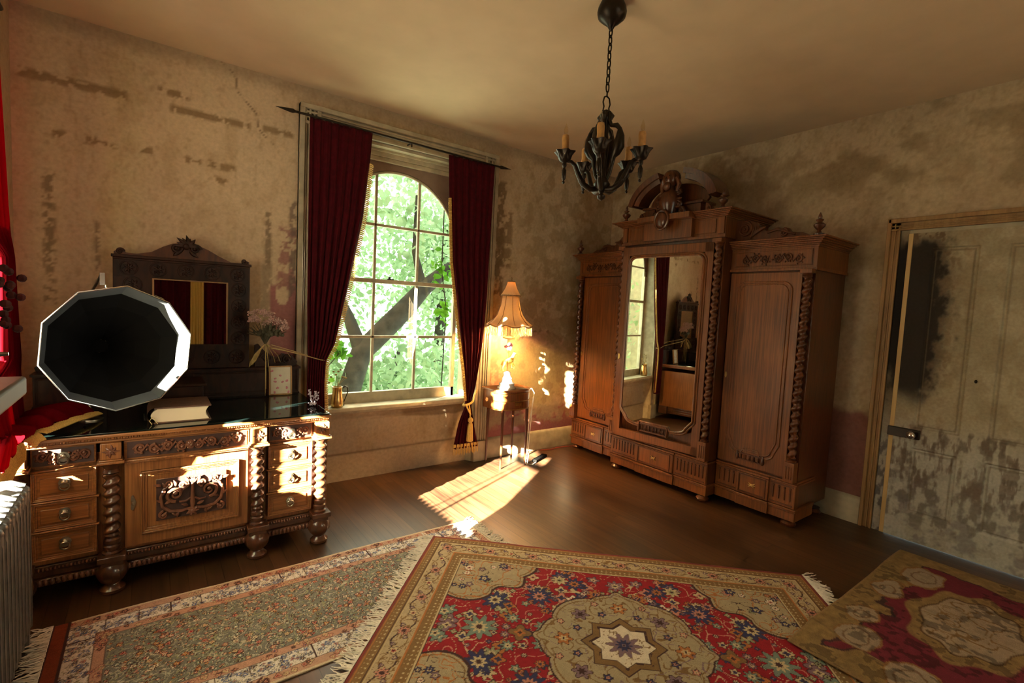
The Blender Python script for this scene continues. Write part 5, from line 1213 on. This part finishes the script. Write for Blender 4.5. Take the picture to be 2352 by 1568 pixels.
    put(C, sq(.138), 'dark'); put(C, sq(.133), 'camel'); put(C, sq(.113) & (n > .5), 'dark'); put(C, sq(.104), 'dark'); put(C, sq(.100), 'white'); vines(C, S, T, sq(.098), 'camel', 24, 47, .05, (.5,))
    flower(C, S, T, L_ / 2, W_ / 2, .080, 10, 'lav', 'navy', 'camel'); flower(C, S, T, L_ / 2, W_ / 2, .026, 8, 'navy', 'lav', 'dark')
    C *= (.88 + .24 * fbm(S * 60, T * 60, 51, 2))[..., None]
    return C
def rug_green(S, T, L_, W_):
    C = np.zeros(S.shape + (3,)); b = np.minimum(T, W_ - T); a = np.minimum(S, L_ - S); d = np.minimum(a, b); p = np.where(a < b, T, S)
    salmon = np.array((.38, .16, .11)); C[:] = np.array((.135, .14, .13))
    n = fbm(S * 26, T * 26, 61, 2); n2 = fbm(S * 40, T * 40, 62, 2)
    put(C, d < .012, (.50, .42, .31)); m1 = (d >= .012) & (d < .058); put(C, m1, (.38, .24, .18)); m2 = (d >= .058) & (d < .150); put(C, m2, (.56, .54, .52)); m3 = (d >= .150) & (d < .192); put(C, m3, (.38, .22, .165))
    [C.__setitem__(m2 & (np.abs(n2 - l_) < .018), (.20, .19, .13)) for l_ in (.42, .56)]
    put(C, (np.abs(d - .058) < .002) | (np.abs(d - .150) < .002) | (np.abs(d - .192) < .002), (.10, .07, .06))
    rg = random.Random(21)
    for (lo, hi, N_, cs, rr) in ((.022, .050, 300, (('rose', 'cream'), ('rose', 'red'), ('cream', 'rose'), ('dark', 'rose')), (.010, .017)), (.064, .144, 1150, (('navy', 'white'), ('navy', 'cream'), ('white', 'navy'), ('rose', 'navy'), ('dark', 'cream'), ((.05, .09, .26), 'white'), ((.05, .09, .26), 'white')), (.005, .012)), (.155, .188, 330, (('rose', 'cream'), ('rose', 'navy'), ('cream', 'rose'), ('dark', 'rose')), (.009, .013))):
        for k in range(N_):
            e = rg.uniform(lo, hi); s_ = rg.random() * (2 * L_ + 2 * W_)
            if s_ < L_: x, y = s_, e
            elif s_ < 2 * L_: x, y = s_ - L_, W_ - e
            elif s_ < 2 * L_ + W_: x, y = e, s_ - 2 * L_
            else: x, y = L_ - e, s_ - 2 * L_ - W_
            if min(min(x, L_ - x), min(y, W_ - y)) < lo: continue
            c1, c2 = rg.choice(cs)
            if not isinstance(c1, str): PAL['blue2'] = np.array(c1); c1 = 'blue2'
            flower(C, S, T, x, y, rg.uniform(*rr), rg.choice((3, 4, 5)), c1, c2, (.20, .20, .22) if lo > .06 and lo < .1 else (.16, .08, .06), rg.uniform(0, 6))
    put(C, m2 & (np.abs(((p + .0) / .12) % 1 - .5) * .12 < .0022 + .0 * n) & (n > .42), 'dark')
    fm = d > .196; vines(C, S, T, fm, 'sage', 18, 71, .045, (.36, .58)); n3 = fbm(S * 12, T * 12, 75, 2); [C.__setitem__(fm & (np.abs(n3 - l_) < .007), (.38, .35, .28)) for l_ in (.40, .5, .60)]; n4 = fbm(S * 22, T * 22, 76, 2); [C.__setitem__(fm & (np.abs(n4 - l_) < .009), (.34, .36, .30)) for l_ in (.42, .54)]; n5 = fbm(S * 30, T * 30, 78, 2); C[fm & (np.abs(n5 - .5) < .02)] = (.08, .085, .07)
    for k in range(1900):
        x, y = rg.uniform(.2, L_ - .2), rg.uniform(.2, W_ - .2); c1, c2 = rg.choice((('rose', 'cream'), ('cream', 'rose'), ('teal', 'cream'), ('teal', 'white'), ('rose', 'red'), ('white', 'camel'), ('orange', 'cream'), ('sage', 'dark'), ('rose', 'white')))
        flower(C, S, T, x, y, rg.choice((.004, .005, .006, .007, .012)), rg.choice((3, 4, 5, 6)), c1, c2, 'dark', rg.uniform(0, 6), clip=fm)
    put(C, (S < .055) & (S > .0), (.18, .035, .015)); put(C, (S < .06) & (S > .05), 'dark'); put(C, (S < .004), 'dark')
    C *= (.85 + .3 * fbm(S * 70, T * 70, 81, 2))[..., None]
    return C
def rug_plum(S, T, L_, W_):
    C = np.zeros(S.shape + (3,)); d = np.minimum(np.minimum(S, L_ - S), np.minimum(T, W_ - T)); n = fbm(S * 3.4, T * 3.4, 91, 4); n2 = fbm(S * 9, T * 9, 92, 3); n3 = fbm(S * 30, T * 30, 93, 2)
    C[:] = PAL['plum']; gold = np.array((.20, .135, .055)); grey = np.array((.27, .215, .155))
    e = d + .10 * (n2 - .5) + .05 * np.sin(S * 11) * np.sin(T * 13 + 1)
    m = ss(.17, .145, e); C = C * (1 - m[..., None]) + (gold * (.7 + .6 * n3[..., None])) * m[..., None]
    out = (np.abs(e - .158) < .006); C[out] = PAL['dark']
    X = S - L_ * .55; Y = T - W_ * .50; th = np.arctan2(Y / .18, X / .34); r = np.hypot(X / .34, Y / .20)
    r2_ = r / (1 + .07 * np.cos(8 * th) + .12 * (n2 - .5)); m = ss(1.22, 1.16, r2_); C = C * (1 - m[..., None]) + gold * (.8 + .5 * n3[..., None]) * m[..., None]; C[np.abs(r2_ - .92) < .025] = (.09, .05, .02)
    m = ss(.92, .88, r2_); C = C * (1 - m[..., None]) + grey * (.8 + .4 * n2[..., None]) * m[..., None]
    vines(C, S, T, r2_ < .85, 'camel', 10, 95, .05, (.42, .55))
    for (x, y, rr) in ((.18, .42, .13), (.32, .18, .12), (.55, .12, .10), (.95, .12, .12), (1.3, .2, .14), (.25, .75, .13), (.62, .82, .12)):
        dd = np.hypot(S - x, (T - y) * 1.5) / rr + .7 * (n2 - .5); m = ss(1.05, .95, dd); C = C * (1 - m[..., None]) + (grey * .95) * m[..., None]; C[(np.abs(dd - 1.0) < .06)] = (.20, .11, .04); C[(np.abs(dd - .55) < .05)] = (.16, .10, .06)
    C = C * (1 - .5 * ((n3 > .56) & (n > .5))[..., None]) ; C[(d < .012)] = (.20, .13, .06)
    C *= (.8 + .4 * fbm(S * 50, T * 50, 97, 2))[..., None]
    return C
# runner: long side along X; v must point to -Y
make_rug('runner_rug', 'long grey-green floral runner rug with blue and pink border beside the dresser', 2.10, .86, (-.345, 2.805), 0.0, .0036, rug_green, 0.0, True, True, None, .0016, .085, M['fringew'])
ANG = math.atan2(-1.537, 1.617)
make_rug('medallion_rug', 'red Persian rug with cream star medallion lying across the middle of the floor', 2.23, 1.64, (1.457, 2.690), ANG, .0042, rug_red, .011, True, True, None, .0018, .095)
fold = lambda S, T: .012 * np.exp(-((S + .25 * T - .25) / .03) ** 2)
make_rug('floral_rug', 'worn plum and gold floral rug in the lower right corner near the door', 1.62, .95, (2.36, .925), 0.0, .006, rug_plum, .024, False, False, None, .003, .05, None, fold)

# ------------------------------------------------------------------ garden
def leaves(centers, size, seed, shape='oval'):
    rg = np.random.RandomState(seed); n = len(centers); base = np.array([(-.5, 0, 0), (-.18, .30, .04), (.18, .26, .04), (.5, 0, -.06), (.18, -.26, .04), (-.18, -.30, .04)])
    if shape == 'palm':
        b = []
        for k in range(10): a = 2 * PI * k / 10; r = .5 if k % 2 == 0 else .22; b.append((r * math.cos(a), r * math.sin(a), .05 * (k % 2)))
        base = np.array(b)
    A = rg.normal(size=(n, 3)); A /= np.linalg.norm(A, axis=1)[:, None]; B = rg.normal(size=(n, 3)); B -= (B * A).sum(1)[:, None] * A; B /= np.linalg.norm(B, axis=1)[:, None]; N_ = np.cross(A, B)
    s = size * rg.uniform(.6, 1.3, (n, 1, 1)); V = centers[:, None, :] + s * (base[None, :, 0:1] * A[:, None] + base[None, :, 1:2] * B[:, None] + base[None, :, 2:3] * N_[:, None])
    k = len(base); F = np.arange(n * k).reshape(n, k); return V.reshape(-1, 3), F
MB().box(-8, 16, 4.6, 22, -1.4, -1.3).build('ground', M['grass'])['kind'] = 'structure'
rg = np.random.RandomState(3)
def cloud(c, r, n, shell=.5):
    d = rg.normal(size=(n, 3)); d /= np.linalg.norm(d, axis=1)[:, None]; return np.array(c) + d * np.array(r) * (rg.uniform(shell, 1, (n, 1)))
TR = thing('leaning_tree', 'rough-barked leaning tree with a thick slanting limb just outside the window', 'tree', (1.9, 6.0, -1.3))
q = MB(); pts = [(1.75, 6.1, -1.3), (1.85, 6.05, -.3), (1.98, 6.0, .36), (2.13, 6.0, .85), (2.40, 6.0, 1.12), (2.70, 6.0, 1.42), (2.97, 6.05, 1.70), (3.3, 6.1, 1.95), (3.9, 6.3, 2.3)]
q.tube(pts, [.20, .17, .14, .13, .135, .13, .11, .09, .06], 14); q.tube([(2.13, 6.0, .85), (2.0, 6.15, 1.3), (1.7, 6.3, 1.9), (1.5, 6.5, 2.8)], [.10, .07, .05, .03], 10); q.tube([(2.97, 6.05, 1.7), (2.9, 6.2, 2.2), (3.0, 6.4, 3.0)], [.07, .04, .02], 8)
loc(TR, q.build('trunk', M['bark'], TR))
cs = np.concatenate([cloud((3.6, 6.4, 2.3), (.9, .7, .9), 420), cloud((2.3, 6.6, 3.0), (1.1, .6, .6), 420), cloud((3.2, 6.2, .5), (.9, .5, .5), 420), cloud((1.6, 6.2, .6), (.5, .4, .9), 260)])
v_, f_ = leaves(cs, .13, 5); loc(TR, npmesh('crown', v_, f_, M['leafB'], TR, smooth=False))
for i, (c, r, n, sz, lab) in enumerate((((1.6, 9.5, 2.2), (2.2, 1.2, 2.4), 5200, .135, 'pale leafy tree filling the left half of the window view'), ((5.2, 9.8, 2.4), (2.3, 1.3, 2.6), 5200, .135, 'pale leafy tree filling the right half of the window view'), ((3.3, 8.2, .0), (2.6, .7, .9), 2600, .12, 'low bright green bush beyond the leaning tree'))):
    T_ = thing('garden_tree' if i < 2 else 'garden_bush', lab, 'tree' if i < 2 else 'bush', (c[0], c[1], -1.3))
    v_, f_ = leaves(cloud(c, r, n, .2), sz, 20 + i); loc(T_, npmesh('crown', v_, f_, M['leafB'], T_, smooth=False))
    q = MB().tube([(c[0], c[1], -1.3), (c[0] + .1, c[1], c[2]), (c[0] + .3, c[1], c[2] + r[2] * .7)], [.14, .09, .03], 10); loc(T_, q.build('trunk', M['bark'], T_))
T_ = thing('garden_bush', 'leafy bush outside to the left, seen only in the wardrobe mirror', 'bush', (-.9, 6.2, -1.3))
v_, f_ = leaves(cloud((-.9, 6.3, 1.3), (1.3, .9, 2.3), 3000, .2), .12, 27); loc(T_, npmesh('crown', v_, f_, M['leafB'], T_, smooth=False)); loc(T_, MB().tube([(-.9, 6.3, -1.3), (-.8, 6.3, 1.5), (-.9, 6.3, 2.8)], [.08, .05, .02], 8).build('trunk', M['bark'], T_))
for (nm, lab, cl) in (('climbing_vine', 'bright green creeper leaves at the left side of the window glass', [((1.36, 4.45, 2.28), (.10, .08, .10), 12), ((1.25, 4.5, 1.52), (.14, .08, .14), 20), ((1.42, 4.6, 1.02), (.20, .10, .16), 34), ((1.2, 4.5, .80), (.15, .08, .15), 20)]),
                      ('climbing_vine', 'bright green creeper leaves at the right side of the window glass', [((2.42, 4.55, 1.85), (.14, .08, .24), 34), ((2.52, 4.6, 1.45), (.12, .08, .25), 26)])):
    V_ = thing(nm, lab, 'creeper', (cl[0][0][0], 4.5, 0)); cs = np.concatenate([cloud(c, r, n, .1) for c, r, n in cl]); v_, f_ = leaves(cs, .085, 31); loc(V_, npmesh('leaves', v_, f_, M['leafA'], V_, smooth=False))
    q = MB(); x = cl[0][0][0]; q.tube([(x, 4.5, -.6)] + [(c[0] + .02, c[1], c[2]) for c, r, n in sorted(cl, key=lambda e: e[0][2])] + [(x, 4.5, 2.9)], .006, 5); loc(V_, q.build('stem', M['bark'], V_))
V_ = thing('climbing_vine', 'unseen creeper leaves added outside the left window to block sun', 'creeper', (-1.0, 2.1, 0))
bc = lambda y0, y1, z0, z1, n: np.stack([rg.uniform(-.97, -.93, n), rg.uniform(y0, y1, n) - .147, rg.uniform(z0, z1, n) + .11], -1)  # leaf boxes added out of view to trim the sun beams
cs = np.concatenate([bc(1.88, 2.22, 1.30, 1.60, 700), bc(1.88, 2.07, 1.58, 1.88, 300), bc(2.00, 2.08, 1.85, 2.28, 150), bc(1.86, 2.06, 2.27, 2.46, 110), bc(2.02, 2.15, 2.26, 2.46, 300), bc(2.18, 2.715, 1.29, 1.60, 1050), bc(2.27, 2.64, 1.58, 1.74, 320), bc(2.40, 2.64, 1.17, 1.30, 200), bc(2.02, 2.125, 1.60, 2.28, 560), bc(1.90, 2.2, 2.45, 2.6, 60), bc(2.08, 2.18, 1.98, 2.22, 36)])
v_, f_ = leaves(cs, .075, 41); loc(V_, npmesh('leaves', v_, f_, M['leafA'], V_, smooth=False))
loc(V_, MB().tube([(-1, 2.1, -.6), (-.97, 1.9, 1.3), (-.95, 1.82, 1.7), (-.95, 1.9, 2.6)], .006, 5).build('stem', M['bark'], V_))
# unseen upper storey and side wing, added to keep sun off the garden
MB().box(-.95, 4.6, -2.3, 4.12, 3.21, 7.0).build('shade_block_upper', M['cream'])['kind'] = 'structure'
MB().box(-3.2, -2.8, 2.9, 20, -1.4, 9.0).build('shade_block_wing', M['cream'])['kind'] = 'structure'
